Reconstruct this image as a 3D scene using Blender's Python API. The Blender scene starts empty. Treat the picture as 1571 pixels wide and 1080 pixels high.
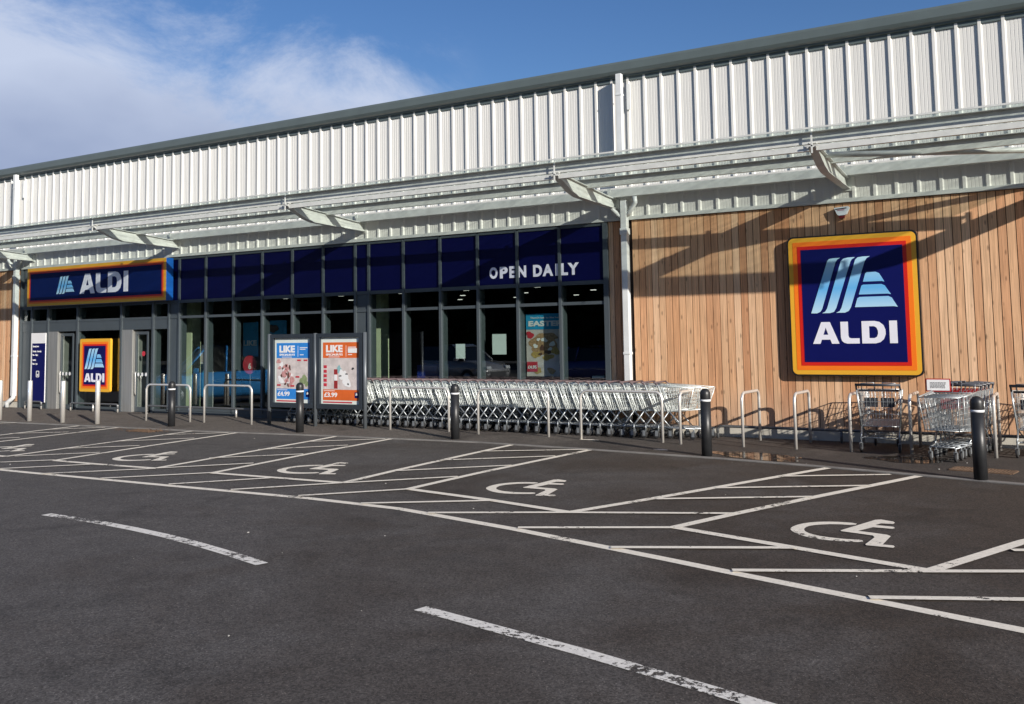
import bpy, math, random
from mathutils import Vector, Matrix
from math import radians, sin, cos, pi, hypot, atan2
random.seed(7)
C = bpy.context.scene.collection
SC = bpy.context.scene

# ------------------------------------------------------------------ camera
cam_d = bpy.data.cameras.new('camera')
cam = bpy.data.objects.new('camera', cam_d); C.objects.link(cam)
R_ = Vector((0.86239502, 0.50597034, -0.01639661)); U_ = Vector((0.05447811, -0.06055597, 0.99667703))
F_ = Vector((-0.50329611, 0.86042256, 0.07978748))
m3 = Matrix((R_, U_, -F_)).transposed().to_4x4(); m3.translation = Vector((0, 0, 1.85))
cam.matrix_world = m3
cam_d.sensor_width = 36; cam_d.lens = 1442.574 / 1571 * 36
cam_d.shift_y = -(540 - 398.2) / 1571
cam_d.clip_start = 0.05; cam_d.clip_end = 3000
SC.camera = cam

# ------------------------------------------------------------------ light
SUN = Vector((2.0, -1.0, 0.80)).normalized()          # towards the sun
sun_el = math.asin(SUN.z); sun_az = atan2(SUN.x, SUN.y)
sd = bpy.data.lights.new('sun', 'SUN'); sd.energy = 4.9; sd.angle = radians(0.5); sd.color = (1.0, 0.93, 0.84)
so = bpy.data.objects.new('sun', sd); C.objects.link(so)
so.rotation_euler = SUN.to_track_quat('Z', 'Y').to_euler()
SC.view_settings.view_transform = 'Standard'; SC.view_settings.look = 'None'
SC.view_settings.exposure = 0.45; SC.view_settings.gamma = 1.0
SC.cycles.max_bounces = 8; SC.cycles.transparent_max_bounces = 24

w = bpy.data.worlds.new('World'); SC.world = w; w.use_nodes = True
nt = w.node_tree; nt.nodes.clear()
def N(t, ty, **k):
    n = t.nodes.new(ty)
    for a, b in k.items():
        if a == 'inp':
            for i, v in b.items(): n.inputs[i].default_value = v
        else: setattr(n, a, b)
    return n
wo = N(nt, 'ShaderNodeOutputWorld'); bg = N(nt, 'ShaderNodeBackground', inp={'Strength': 0.12})
sky = N(nt, 'ShaderNodeTexSky', sky_type='NISHITA', sun_disc=False, sun_elevation=sun_el, sun_rotation=sun_az)
sky.air_density = 1.0; sky.dust_density = 0.3; sky.ozone_density = 3.0
hs = N(nt, 'ShaderNodeHueSaturation', inp={'Hue': 0.512, 'Saturation': 1.20, 'Value': 0.64})
tc = N(nt, 'ShaderNodeTexCoord'); sx = N(nt, 'ShaderNodeSeparateXYZ')
mp = N(nt, 'ShaderNodeMapping'); mp.inputs['Scale'].default_value = (1, 1, 1.7)
n1 = N(nt, 'ShaderNodeTexNoise', inp={'Scale': 5.0, 'Detail': 12.0, 'Roughness': 0.66, 'Distortion': 0.35})
n2 = N(nt, 'ShaderNodeTexNoise', inp={'Scale': 2.2, 'Detail': 5.0, 'Roughness': 0.55})
L = nt.links.new
L(tc.outputs['Generated'], sx.inputs[0]); L(tc.outputs['Generated'], mp.inputs['Vector'])
L(mp.outputs[0], n1.inputs['Vector']); L(mp.outputs[0], n2.inputs['Vector'])
def M(t, op, a=None, b=None, c=None, clamp=False):
    n = t.nodes.new('ShaderNodeMath'); n.operation = op; n.use_clamp = clamp
    for i, v in enumerate((a, b, c)):
        if v is None: continue
        if isinstance(v, (int, float)): n.inputs[i].default_value = v
        else: t.links.new(v, n.inputs[i])
    return n.outputs[0]
# bank of cloud: its top edge falls from left (west) to right, in sky directions
ex_ = M(nt, 'MAXIMUM', M(nt, 'MULTIPLY_ADD', sx.outputs['X'], -1.0, -0.71), 0.0)
edge = M(nt, 'MULTIPLY_ADD', ex_, 0.75, 0.232)
dens = M(nt, 'SUBTRACT', edge, sx.outputs['Z'])
dens = M(nt, 'MULTIPLY', dens, 13.0)
nz = M(nt, 'MULTIPLY_ADD', n1.outputs['Fac'], 3.7, -1.85)
dens = M(nt, 'ADD', dens, nz)
dens = M(nt, 'ADD', dens, 0.60)
mr = N(nt, 'ShaderNodeMapRange', interpolation_type='SMOOTHSTEP'); mr.inputs['From Min'].default_value = -0.35; mr.inputs['From Max'].default_value = 1.0
mr.inputs['To Max'].default_value = 0.96
L(dens, mr.inputs['Value'])
west = N(nt, 'ShaderNodeMapRange', interpolation_type='SMOOTHSTEP'); west.inputs['From Min'].default_value = -0.50; west.inputs['From Max'].default_value = -0.60
L(sx.outputs['X'], west.inputs['Value'])
fac = M(nt, 'MULTIPLY', mr.outputs[0], west.outputs[0])
cr = N(nt, 'ShaderNodeValToRGB'); cr.color_ramp.elements[0].position = 0.30; cr.color_ramp.elements[1].position = 0.72
cr.color_ramp.elements[0].color = (1.75, 2.15, 3.3, 1); cr.color_ramp.elements[1].color = (3.5, 3.95, 5.0, 1)
cm_ = M(nt, 'MULTIPLY_ADD', sx.outputs['Z'], 3.2, -.58); cm_ = M(nt, 'ADD', cm_, n2.outputs['Fac']); L(cm_, cr.inputs[0])
mx = N(nt, 'ShaderNodeMix', data_type='RGBA')
L(sky.outputs[0], hs.inputs['Color']); L(fac, mx.inputs[0]); L(hs.outputs[0], mx.inputs[6]); L(cr.outputs[0], mx.inputs[7])
L(mx.outputs[2], bg.inputs['Color']); L(bg.outputs[0], wo.inputs[0])

# ------------------------------------------------------------------ helpers
class MB:
    def __init__(s): s.v = []; s.f = []; s.sm = []
    def face(s, pts, smooth=False):
        i = len(s.v); s.v += [tuple(p) for p in pts]; s.f.append(tuple(range(i, i + len(pts)))); s.sm.append(smooth)
    def box(s, x0, x1, y0, y1, z0, z1):
        i = len(s.v)
        s.v += [(x, y, z) for z in (z0, z1) for y in (y0, y1) for x in (x0, x1)]
        for q in ((0, 2, 3, 1), (4, 5, 7, 6), (0, 1, 5, 4), (2, 6, 7, 3), (0, 4, 6, 2), (1, 3, 7, 5)):
            s.f.append(tuple(i + k for k in q)); s.sm.append(False)
        return s
    def tube(s, pts, r, n=8, caps=True, smooth=True, r2=None):
        pts = [Vector(p) for p in pts]; rings = []
        up0 = None
        for k, p in enumerate(pts):
            if k == 0: d = pts[1] - p
            elif k == len(pts) - 1: d = p - pts[k - 1]
            else: d = (pts[k + 1] - p).normalized() + (p - pts[k - 1]).normalized()
            d.normalize()
            if up0 is None:
                a = Vector((0, 0, 1)) if abs(d.z) < .9 else Vector((1, 0, 0))
                up0 = (a - d * a.dot(d)).normalized()
            else: up0 = (up0 - d * up0.dot(d)).normalized()
            b = d.cross(up0)
            rr = r if r2 is None else r + (r2 - r) * k / (len(pts) - 1)
            i = len(s.v); rings.append(i)
            for j in range(n):
                t = 2 * pi * (j + .5) / n
                s.v.append(tuple(p + up0 * (rr * cos(t)) + b * (rr * sin(t))))
        for a, b in zip(rings, rings[1:]):
            for j in range(n):
                k = (j + 1) % n
                s.f.append((a + j, a + k, b + k, b + j)); s.sm.append(smooth)
        if caps:
            s.f.append(tuple(rings[0] + j for j in range(n - 1, -1, -1))); s.sm.append(False)
            s.f.append(tuple(rings[-1] + j for j in range(n))); s.sm.append(False)
        return s
    def lathe(s, prof, n=20, cx=0, cy=0, cz=0, axis='z', smooth=True):
        rings = []
        for r, z in prof:
            i = len(s.v); rings.append(i)
            for j in range(n):
                t = 2 * pi * j / n
                if axis == 'z': s.v.append((cx + r * cos(t), cy + r * sin(t), cz + z))
                else: s.v.append((cx + r * cos(t), cy + z, cz + r * sin(t)))
        for a, b in zip(rings, rings[1:]):
            for j in range(n):
                k = (j + 1) % n
                q = (a + j, a + k, b + k, b + j) if axis == 'z' else (a + k, a + j, b + j, b + k)
                s.f.append(q); s.sm.append(smooth)
        s.f.append(tuple(rings[-1] + j for j in range(n))); s.sm.append(False)
        s.f.append(tuple(rings[0] + j for j in range(n - 1, -1, -1))); s.sm.append(False)
        return s
    def prism_x(s, poly, x0, x1):      # poly in (y, z), extruded along x
        n = len(poly); i = len(s.v)
        s.v += [(x0, y, z) for y, z in poly] + [(x1, y, z) for y, z in poly]
        s.f.append(tuple(i + k for k in range(n))); s.sm.append(False)
        s.f.append(tuple(i + n + k for k in range(n - 1, -1, -1))); s.sm.append(False)
        for k in range(n):
            j = (k + 1) % n; s.f.append((i + k, i + n + k, i + n + j, i + j)); s.sm.append(False)
        return s
    def build(s, name, mat, parent=None, off=None, bevel=0):
        me = bpy.data.meshes.new(name)
        if off is None: off = OFF.get(parent.name, (0, 0, 0)) if parent else (0, 0, 0)
        me.from_pydata([(a - off[0], b - off[1], c - off[2]) for a, b, c in s.v], [], s.f)
        me.polygons.foreach_set('use_smooth', s.sm); me.materials.append(mat); me.update()
        o = bpy.data.objects.new(name, me); C.objects.link(o)
        if parent: o.parent = parent
        if parent: OFF[o.name] = off
        if bevel:
            md = o.modifiers.new('bevel', 'BEVEL'); md.width = bevel; md.segments = 2; md.limit_method = 'ANGLE'
        return o
OFF = {}
def tag(o, label=None, cat=None, group=None, kind=None):
    if label: o['label'] = label
    if cat: o['category'] = cat
    if group: o['group'] = group
    if kind: o['kind'] = kind
    return o
def thing(name, label, cat, loc=(0, 0, 0), rz=0, group=None):
    o = bpy.data.objects.new(name, None); C.objects.link(o); o.empty_display_size = .2
    o.location = loc; o.rotation_euler = (0, 0, rz)
    OFF[o.name] = tuple(loc)
    return tag(o, label, cat, group)
def copy_tree(o, parent=None):
    c = o.copy(); C.objects.link(c); c.parent = parent
    for ch in [q for q in list(C.objects) if q.parent == o]: copy_tree(ch, c)
    return c
def kids(o): return [q for q in C.objects if q.parent == o]

# flat shape in the XZ plane (front towards -y), outline polygons; holes by even-odd fill
def flat(name, polys, y, th, mat, parent=None, off=None):
    cu = bpy.data.curves.new(name, 'CURVE'); cu.dimensions = '2D'; cu.fill_mode = 'BOTH'; cu.extrude = th / 2
    for P in polys:
        sp = cu.splines.new('POLY'); sp.points.add(len(P) - 1); sp.use_cyclic_u = True
        for k, (a, b) in enumerate(P): sp.points[k].co = (a, b, 0, 1)
    tmp = bpy.data.objects.new('tmp', cu)
    me = bpy.data.meshes.new_from_object(tmp); bpy.data.objects.remove(tmp); bpy.data.curves.remove(cu)
    return place_flat(name, me, y, th, mat, parent, off)
def place_flat(name, me, y, th, mat, parent, off):
    if off is None: off = OFF.get(parent.name, (0, 0, 0)) if parent else (0, 0, 0)
    for v in me.vertices:
        a, b, c = v.co; v.co = (a - off[0], y + th / 2 - c - off[1], b - off[2])
    me.materials.clear(); me.materials.append(mat); me.name = name
    for p in me.polygons: p.use_smooth = False
    o = bpy.data.objects.new(name, me); C.objects.link(o)
    if parent: o.parent = parent; OFF[o.name] = off
    return o
def text(name, body, x0, x1, z0, z1, y, mat, parent, th=.004, bold=.02, off=None):
    cu = bpy.data.curves.new(name, 'FONT'); cu.body = body; cu.size = 1; cu.offset = bold; cu.extrude = .5; cu.resolution_u = 4
    tmp = bpy.data.objects.new('tmp', cu); me = bpy.data.meshes.new_from_object(tmp)
    bpy.data.objects.remove(tmp); bpy.data.curves.remove(cu)
    xs = [v.co.x for v in me.vertices]; ys = [v.co.y for v in me.vertices]
    ax, bx, ay, by = min(xs), max(xs), min(ys), max(ys)
    for v in me.vertices:
        v.co = (x0 + (v.co.x - ax) / (bx - ax) * (x1 - x0), z0 + (v.co.y - ay) / (by - ay) * (z1 - z0), v.co.z * th)
    return place_flat(name, me, y, th, mat, parent, off)
def rrect(x0, x1, z0, z1, r, n=6):
    P = []
    for cx, cz, a in ((x1 - r, z1 - r, 0), (x0 + r, z1 - r, 90), (x0 + r, z0 + r, 180), (x1 - r, z0 + r, 270)):
        for k in range(n + 1):
            t = radians(a + 90 * k / n); P.append((cx + r * cos(t), cz + r * sin(t)))
    return P

# ------------------------------------------------------------------ materials
def mat(name, col, rough=.5, metal=0., var=.12, vscale=3., bump=0., bscale=40., spec=.5, streak=0., coat=0.):
    m = bpy.data.materials.new(name); m.use_nodes = True; t = m.node_tree; b = t.nodes['Principled BSDF']
    b.inputs['Roughness'].default_value = rough; b.inputs['Metallic'].default_value = metal
    b.inputs['Specular IOR Level'].default_value = spec; b.inputs['Coat Weight'].default_value = coat
    g = N(t, 'ShaderNodeNewGeometry')
    n = N(t, 'ShaderNodeTexNoise', inp={'Scale': vscale, 'Detail': 5.0, 'Roughness': .6})
    mpn = N(t, 'ShaderNodeMapping'); mpn.inputs['Scale'].default_value = (1, 1, 1) if not streak else (4, 4, 1 / (1 + streak))
    t.links.new(g.outputs['Position'], mpn.inputs[0]); t.links.new(mpn.outputs[0], n.inputs['Vector'])
    r = N(t, 'ShaderNodeMapRange'); r.inputs['From Min'].default_value = .3; r.inputs['From Max'].default_value = .7
    r.inputs['To Min'].default_value = 1 - var; r.inputs['To Max'].default_value = 1 + var * .6
    t.links.new(n.outputs['Fac'], r.inputs['Value'])
    mxx = N(t, 'ShaderNodeVectorMath', operation='SCALE'); mxx.inputs[0].default_value = col[:3]
    t.links.new(r.outputs[0], mxx.inputs['Scale']); t.links.new(mxx.outputs[0], b.inputs['Base Color'])
    if bump:
        nb = N(t, 'ShaderNodeTexNoise', inp={'Scale': bscale, 'Detail': 4.0}); bp = N(t, 'ShaderNodeBump', inp={'Strength': bump, 'Distance': .01})
        t.links.new(g.outputs['Position'], nb.inputs['Vector']); t.links.new(nb.outputs['Fac'], bp.inputs['Height']); t.links.new(bp.outputs[0], b.inputs['Normal'])
    return m
def srgb(r, g, b):
    f = lambda c: (c / 255 / 12.92) if c / 255 <= .04045 else ((c / 255 + .055) / 1.055) ** 2.4
    return (f(r), f(g), f(b))

def asphalt(name, c0, c1, speck=.5, scale=1.0, rough=.86):
    m = bpy.data.materials.new(name); m.use_nodes = True; t = m.node_tree; b = t.nodes['Principled BSDF']; LK = t.links.new
    g = N(t, 'ShaderNodeNewGeometry')
    big = N(t, 'ShaderNodeTexNoise', inp={'Scale': .55, 'Detail': 6.0, 'Roughness': .62, 'Distortion': .6})
    mid = N(t, 'ShaderNodeTexNoise', inp={'Scale': 3.2, 'Detail': 6.0, 'Roughness': .65})
    fine = N(t, 'ShaderNodeTexNoise', inp={'Scale': 95.0 * scale, 'Detail': 3.0, 'Roughness': .7})
    vo = N(t, 'ShaderNodeTexVoronoi', inp={'Scale': 75.0 * scale})
    for n in (big, mid, fine, vo): LK(g.outputs['Position'], n.inputs['Vector'])
    mixc = N(t, 'ShaderNodeMix', data_type='RGBA'); mixc.inputs[6].default_value = (*c0, 1); mixc.inputs[7].default_value = (*c1, 1)
    r = N(t, 'ShaderNodeMapRange'); r.inputs['From Min'].default_value = .36; r.inputs['From Max'].default_value = .66
    sp_ = N(t, 'ShaderNodeSeparateXYZ'); LK(g.outputs['Position'], sp_.inputs[0])
    # the surfacing laid nearer the bays and to the right is browner
    gx = M(t, 'MULTIPLY_ADD', sp_.outputs['X'], -.035, -.14); gy = M(t, 'MULTIPLY_ADD', sp_.outputs['Y'], -.022, .17)
    bf = M(t, 'ADD', big.outputs['Fac'], M(t, 'ADD', gx, gy)); LK(bf, r.inputs['Value']); LK(r.outputs[0], mixc.inputs[0])
    k = M(t, 'MULTIPLY_ADD', mid.outputs['Fac'], .7, .65)
    k2 = M(t, 'MULTIPLY_ADD', fine.outputs['Fac'], 1.8, .1)
    st = N(t, 'ShaderNodeTexVoronoi', inp={'Scale': 78.0 * scale}); LK(g.outputs['Position'], st.inputs['Vector'])
    sc_ = N(t, 'ShaderNodeSeparateXYZ'); LK(st.outputs['Color'], sc_.inputs[0])
    stone = M(t, 'MULTIPLY_ADD', sc_.outputs[1], .85, .57)
    sp = M(t, 'LESS_THAN', vo.outputs['Distance'], .26)
    vsel = N(t, 'ShaderNodeSeparateXYZ'); LK(vo.outputs['Color'], vsel.inputs[0])
    sel = M(t, 'GREATER_THAN', vsel.outputs[0], .86)
    sp = M(t, 'MULTIPLY', sp, sel); sp = M(t, 'MULTIPLY_ADD', sp, speck * 3, 1.0)
    k = M(t, 'MULTIPLY', k, k2); k = M(t, 'MULTIPLY', k, sp); k = M(t, 'MULTIPLY', k, stone)
    n4 = N(t, 'ShaderNodeTexNoise', inp={'Scale': .95, 'Detail': 4.0, 'Roughness': .55, 'Distortion': 1.2}); LK(g.outputs['Position'], n4.inputs['Vector'])
    r4 = N(t, 'ShaderNodeMapRange'); r4.inputs['From Min'].default_value = .56; r4.inputs['From Max'].default_value = .70; r4.inputs['To Min'].default_value = 1.0; r4.inputs['To Max'].default_value = .72
    LK(n4.outputs['Fac'], r4.inputs['Value']); k = M(t, 'MULTIPLY', k, r4.outputs[0])
    vm = N(t, 'ShaderNodeVectorMath', operation='SCALE'); LK(mixc.outputs[2], vm.inputs[0]); LK(k, vm.inputs['Scale'])
    LK(vm.outputs[0], b.inputs['Base Color'])
    ro = M(t, 'MULTIPLY_ADD', big.outputs['Fac'], .15, rough - .1); LK(ro, b.inputs['Roughness'])
    b.inputs['Specular IOR Level'].default_value = .3
    bp = N(t, 'ShaderNodeBump', inp={'Strength': .55, 'Distance': .006}); LK(fine.outputs['Fac'], bp.inputs['Height']); LK(bp.outputs[0], b.inputs['Normal'])
    return m
def paint(name, col, wear=.5, wscale=14.):
    m = bpy.data.materials.new(name); m.use_nodes = True; t = m.node_tree; b = t.nodes['Principled BSDF']; LK = t.links.new
    g = N(t, 'ShaderNodeNewGeometry')
    n = N(t, 'ShaderNodeTexNoise', inp={'Scale': wscale, 'Detail': 9.0, 'Roughness': .78}); n0 = N(t, 'ShaderNodeTexNoise', inp={'Scale': 1.3, 'Detail': 2.0})
    LK(g.outputs['Position'], n.inputs['Vector']); LK(g.outputs['Position'], n0.inputs['Vector'])
    s = M(t, 'MULTIPLY_ADD', n0.outputs['Fac'], .55, n.outputs['Fac'])
    r = N(t, 'ShaderNodeMapRange'); r.inputs['From Min'].default_value = .93 - .22 * wear; r.inputs['From Max'].default_value = .96 - .22 * wear
    r.inputs['To Min'].default_value = 1; r.inputs['To Max'].default_value = .0
    LK(s, r.inputs['Value']); 
    tr = N(t, 'ShaderNodeBsdfTransparent'); mxs = N(t, 'ShaderNodeMixShader')
    out = t.nodes['Material Output']; LK(r.outputs[0], mxs.inputs[0]); LK(tr.outputs[0], mxs.inputs[1]); LK(b.outputs[0], mxs.inputs[2]); LK(mxs.outputs[0], out.inputs[0])
    n2 = N(t, 'ShaderNodeTexNoise', inp={'Scale': 30.0, 'Detail': 6.0, 'Roughness': .7}); LK(g.outputs['Position'], n2.inputs['Vector'])
    k = M(t, 'MULTIPLY_ADD', n2.outputs['Fac'], .7, .62); vm = N(t, 'ShaderNodeVectorMath', operation='SCALE'); vm.inputs[0].default_value = col
    LK(k, vm.inputs['Scale']); LK(vm.outputs[0], b.inputs['Base Color']); b.inputs['Roughness'].default_value = .75
    return m
def glass(name, tint, ior=1.6, dirt=0., dcol=(.5, .55, .5)):
    m = bpy.data.materials.new(name); m.use_nodes = True; t = m.node_tree; LK = t.links.new
    t.nodes.remove(t.nodes['Principled BSDF']); out = t.nodes['Material Output']
    tr = N(t, 'ShaderNodeBsdfTransparent'); tr.inputs[0].default_value = (*tint, 1)
    gl = N(t, 'ShaderNodeBsdfGlossy'); gl.inputs['Roughness'].default_value = .0; gl.inputs[0].default_value = (.95, 1, 1, 1)
    g0 = N(t, 'ShaderNodeNewGeometry'); dp = N(t, 'ShaderNodeVectorMath', operation='DOT_PRODUCT'); LK(g0.outputs['Normal'], dp.inputs[0]); LK(g0.outputs['Incoming'], dp.inputs[1])
    c1 = M(t, 'SUBTRACT', 1.0, M(t, 'ABSOLUTE', dp.outputs['Value'])); c5 = M(t, 'POWER', c1, 5.0); F0 = ((ior - 1) / (ior + 1)) ** 2
    frv = M(t, 'MULTIPLY_ADD', c5, 1 - F0, F0); a = N(t, 'ShaderNodeMixShader')
    LK(frv, a.inputs[0]); LK(tr.outputs[0], a.inputs[1]); LK(gl.outputs[0], a.inputs[2]); last = a.outputs[0]
    if dirt:
        g = N(t, 'ShaderNodeNewGeometry'); mp_ = N(t, 'ShaderNodeMapping')
        mp_.inputs['Scale'].default_value = (7, 1.1, 1); mp_.inputs['Rotation'].default_value = (0, 0, radians(24))
        n = N(t, 'ShaderNodeTexNoise', inp={'Scale': 1.6, 'Detail': 7.0, 'Roughness': .75}); LK(g.outputs['Position'], mp_.inputs[0]); LK(mp_.outputs[0], n.inputs['Vector'])
        r = N(t, 'ShaderNodeMapRange'); r.inputs['From Min'].default_value = .42; r.inputs['From Max'].default_value = .66
        r.inputs['To Min'].default_value = dirt * .15; r.inputs['To Max'].default_value = min(.95, dirt * 3.6); LK(n.outputs['Fac'], r.inputs['Value'])
        df = N(t, 'ShaderNodeBsdfDiffuse'); df.inputs[0].default_value = (*dcol, 1); tl = N(t, 'ShaderNodeBsdfTranslucent'); tl.inputs[0].default_value = (*dcol, 1)
        ad = N(t, 'ShaderNodeMixShader'); ad.inputs[0].default_value = .65; LK(df.outputs[0], ad.inputs[1]); LK(tl.outputs[0], ad.inputs[2])
        b2 = N(t, 'ShaderNodeMixShader'); LK(r.outputs[0], b2.inputs[0]); LK(last, b2.inputs[1]); LK(ad.outputs[0], b2.inputs[2]); last = b2.outputs[0]
    LK(last, out.inputs[0]); return m
def timber(name):
    m = bpy.data.materials.new(name); m.use_nodes = True; t = m.node_tree; b = t.nodes['Principled BSDF']; LK = t.links.new
    g = N(t, 'ShaderNodeNewGeometry'); s = N(t, 'ShaderNodeSeparateXYZ'); LK(g.outputs['Position'], s.inputs[0])
    q = M(t, 'MULTIPLY_ADD', s.outputs['X'], 1 / .127, 6.915 / .127 + 200); q = M(t, 'FLOOR', q)
    wn = N(t, 'ShaderNodeTexWhiteNoise', noise_dimensions='1D'); LK(q, wn.inputs['W'])
    qq = M(t, 'MULTIPLY', q, 7.31)
    cb = N(t, 'ShaderNodeCombineXYZ'); LK(M(t, 'MULTIPLY', s.outputs['X'], 26.), cb.inputs[0]); LK(qq, cb.inputs[1]); LK(M(t, 'MULTIPLY', s.outputs['Z'], .8), cb.inputs[2])
    gr = N(t, 'ShaderNodeTexNoise', inp={'Scale': 1.6, 'Detail': 7.0, 'Roughness': .62, 'Distortion': .9}); LK(cb.outputs[0], gr.inputs['Vector'])
    cb2 = N(t, 'ShaderNodeCombineXYZ'); LK(M(t, 'MULTIPLY', s.outputs['X'], 9.), cb2.inputs[0]); LK(qq, cb2.inputs[1]); LK(M(t, 'MULTIPLY', s.outputs['Z'], 3.2), cb2.inputs[2])
    kn = N(t, 'ShaderNodeTexVoronoi', inp={'Scale': 1.0}); LK(cb2.outputs[0], kn.inputs['Vector'])
    ramp = N(t, 'ShaderNodeValToRGB'); e = ramp.color_ramp.elements
    e[0].position = 0; e[0].color = (.44, .200, .090, 1); e[1].position = 1; e[1].color = (.67, .43, .26, 1)
    x = ramp.color_ramp.elements.new(.45); x.color = (.55, .295, .150, 1); x = ramp.color_ramp.elements.new(.75); x.color = (.60, .36, .20, 1)
    LK(wn.outputs['Value'], ramp.inputs[0])
    k = M(t, 'MULTIPLY_ADD', gr.outputs['Fac'], 1.7, .24)
    kk = N(t, 'ShaderNodeMapRange'); kk.inputs['From Min'].default_value = .07; kk.inputs['From Max'].default_value = .18; kk.inputs['To Min'].default_value = .5; LK(kn.outputs['Distance'], kk.inputs['Value'])
    k = M(t, 'MULTIPLY', k, kk.outputs[0])
    n3 = N(t, 'ShaderNodeTexNoise', inp={'Scale': .7, 'Detail': 4.0}); LK(g.outputs['Position'], n3.inputs['Vector'])
    grey = N(t, 'ShaderNodeMix', data_type='RGBA'); grey.inputs[7].default_value = (.40, .34, .28, 1)
    zf = N(t, 'ShaderNodeMapRange'); zf.inputs['From Min'].default_value = .15; zf.inputs['From Max'].default_value = .9; zf.inputs['To Min'].default_value = .55; zf.inputs['To Max'].default_value = 0.0
    LK(s.outputs['Z'], zf.inputs['Value'])
    gf = M(t, 'MULTIPLY', n3.outputs['Fac'], zf.outputs[0], clamp=True); gf = M(t, 'MULTIPLY_ADD', n3.outputs['Fac'], .22, gf, clamp=True)
    LK(gf, grey.inputs[0]); LK(ramp.outputs[0], grey.inputs[6])
    vm = N(t, 'ShaderNodeVectorMath', operation='SCALE'); LK(grey.outputs[2], vm.inputs[0]); LK(k, vm.inputs['Scale']); LK(vm.outputs[0], b.inputs['Base Color'])
    b.inputs['Roughness'].default_value = .7; b.inputs['Specular IOR Level'].default_value = .25
    bp = N(t, 'ShaderNodeBump', inp={'Strength': .25, 'Distance': .004}); LK(gr.outputs['Fac'], bp.inputs['Height']); LK(bp.outputs[0], b.inputs['Normal'])
    return m
def logo_blue(name, z0, z1, w=1.0):
    m = bpy.data.materials.new(name); m.use_nodes = True; t = m.node_tree; b = t.nodes['Principled BSDF']; LK = t.links.new
    g = N(t, 'ShaderNodeNewGeometry'); s = N(t, 'ShaderNodeSeparateXYZ'); LK(g.outputs['Position'], s.inputs[0])
    r = N(t, 'ShaderNodeMapRange'); r.inputs['From Min'].default_value = z0; r.inputs['From Max'].default_value = z1; LK(s.outputs['Z'], r.inputs['Value'])
    ra = N(t, 'ShaderNodeValToRGB'); e = ra.color_ramp.elements
    e[0].color = (.50, .72, .85, 1); e[1].color = (.42, .66, .80, 1); x = e.new(.45); x.color = (.12, .42, .78, 1)
    LK(r.outputs[0], ra.inputs[0]); LK(ra.outputs[0], b.inputs['Base Color']); b.inputs['Roughness'].default_value = .35
    return m

m_road = asphalt('asphalt_road', (.049, .039, .0315), (.084, .077, .072))
m_bay = asphalt('asphalt_path', (.052, .044, .039), (.112, .097, .084), speck=.3)
m_paint = paint('line_paint', (.80, .74, .63), wear=.20)
m_worn = paint('worn_line_paint', (.74, .71, .65), wear=.50, wscale=16.)
m_clad = mat('white_cladding', (.67, .665, .635), .42, var=.03, vscale=1.4, streak=3)
m_trim = mat('pale_metal_trim', (.58, .60, .58), .4, var=.08)
m_canopy = mat('canopy_white_steel', (.60, .615, .59), .42, var=.14, vscale=6)
m_eave = mat('grey_green_eave', (.100, .125, .125), .38, var=.08)
m_pipe = mat('white_pipe', (.64, .66, .66), .4, var=.1)
m_timber = timber('larch_boards'); m_dark = mat('dark_gap', (.03, .022, .018), .9)
m_frame = mat('slate_frame', (.062, .076, .086), .34, var=.06)
m_navy = mat('navy_panel', (.0022, .003, .040), .40, var=.10, vscale=1.2, spec=.12)
m_navy2 = mat('navy_sign_face', (.003, .012, .080), .5, var=.05, spec=.08)
m_navyc = mat('navy_print', (.004, .006, .085), .35, var=.05, spec=.3)
m_bluebox = mat('blue_sign_side', (.01, .10, .42), .3)
m_yellow = mat('sign_yellow', (.74, .39, .035), .3, var=.03); m_orange = mat('sign_orange', (.86, .19, .015), .3, var=.03)
m_red = mat('sign_red', (.58, .018, .012), .3, var=.03); m_black = mat('black_rim', (.014, .014, .015), .35)
m_white = mat('sign_white', (.76, .76, .84), .4, var=.04); m_lilac = mat('pale_letter', (.72, .72, .84), .45)
m_plinth = mat('cream_plinth', (.50, .48, .42), .75, var=.22, vscale=2.5, bump=.2)
m_steel = mat('brushed_steel', (.74, .72, .68), .36, .55, var=.12, vscale=8, streak=6)
m_pil = mat('stainless_panel', (.42, .42, .40), .45, .6, var=.2, vscale=5, streak=8)
m_rail = mat('grey_rail', (.12, .125, .13), .45, .3, var=.1)
m_bollard = mat('black_bollard', (.018, .019, .021), .42, var=.2, vscale=12, bump=.1)
m_band = mat('reflective_band', (.78, .8, .82), .3)
m_zinc = mat('zinc_wire', (.78, .83, .81), .32, .35, var=.18, vscale=20)
m_zincd = mat('dull_zinc', (.36, .39, .41), .38, .6, var=.2, vscale=18)
m_base = mat('grey_blue_basket_base', (.15, .18, .22), .5, var=.2)
m_grip = mat('worn_handle_grip', (.12, .085, .09), .5, var=.3, vscale=15)
m_zinc2 = mat('shaded_grey_zinc_wire', (.46, .49, .50), .34, .55, var=.2, vscale=20)  # zinc darkened in the colour for the unlit single trolleys and the greyer stack
m_plast = mat('dark_grey_plastic', (.035, .038, .048), .42, var=.15, vscale=10)
m_redp = mat('red_plastic', (.40, .02, .02), .4, var=.15)
m_tyre = mat('rubber', (.022, .022, .023), .7); m_wheel = mat('grey_wheel', (.38, .39, .39), .5, var=.2, vscale=30)
m_glass = glass('window_glass', (.72, .80, .76), 2.3)
m_cglass = glass('canopy_glass', (.80, .88, .84), 1.5, dirt=.13, dcol=(.62, .68, .62))
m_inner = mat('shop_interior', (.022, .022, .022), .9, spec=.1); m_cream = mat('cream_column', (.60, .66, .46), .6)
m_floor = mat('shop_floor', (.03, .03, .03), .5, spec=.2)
m_paper = mat('white_paper', (.68, .74, .72), .7, var=.05)
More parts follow.
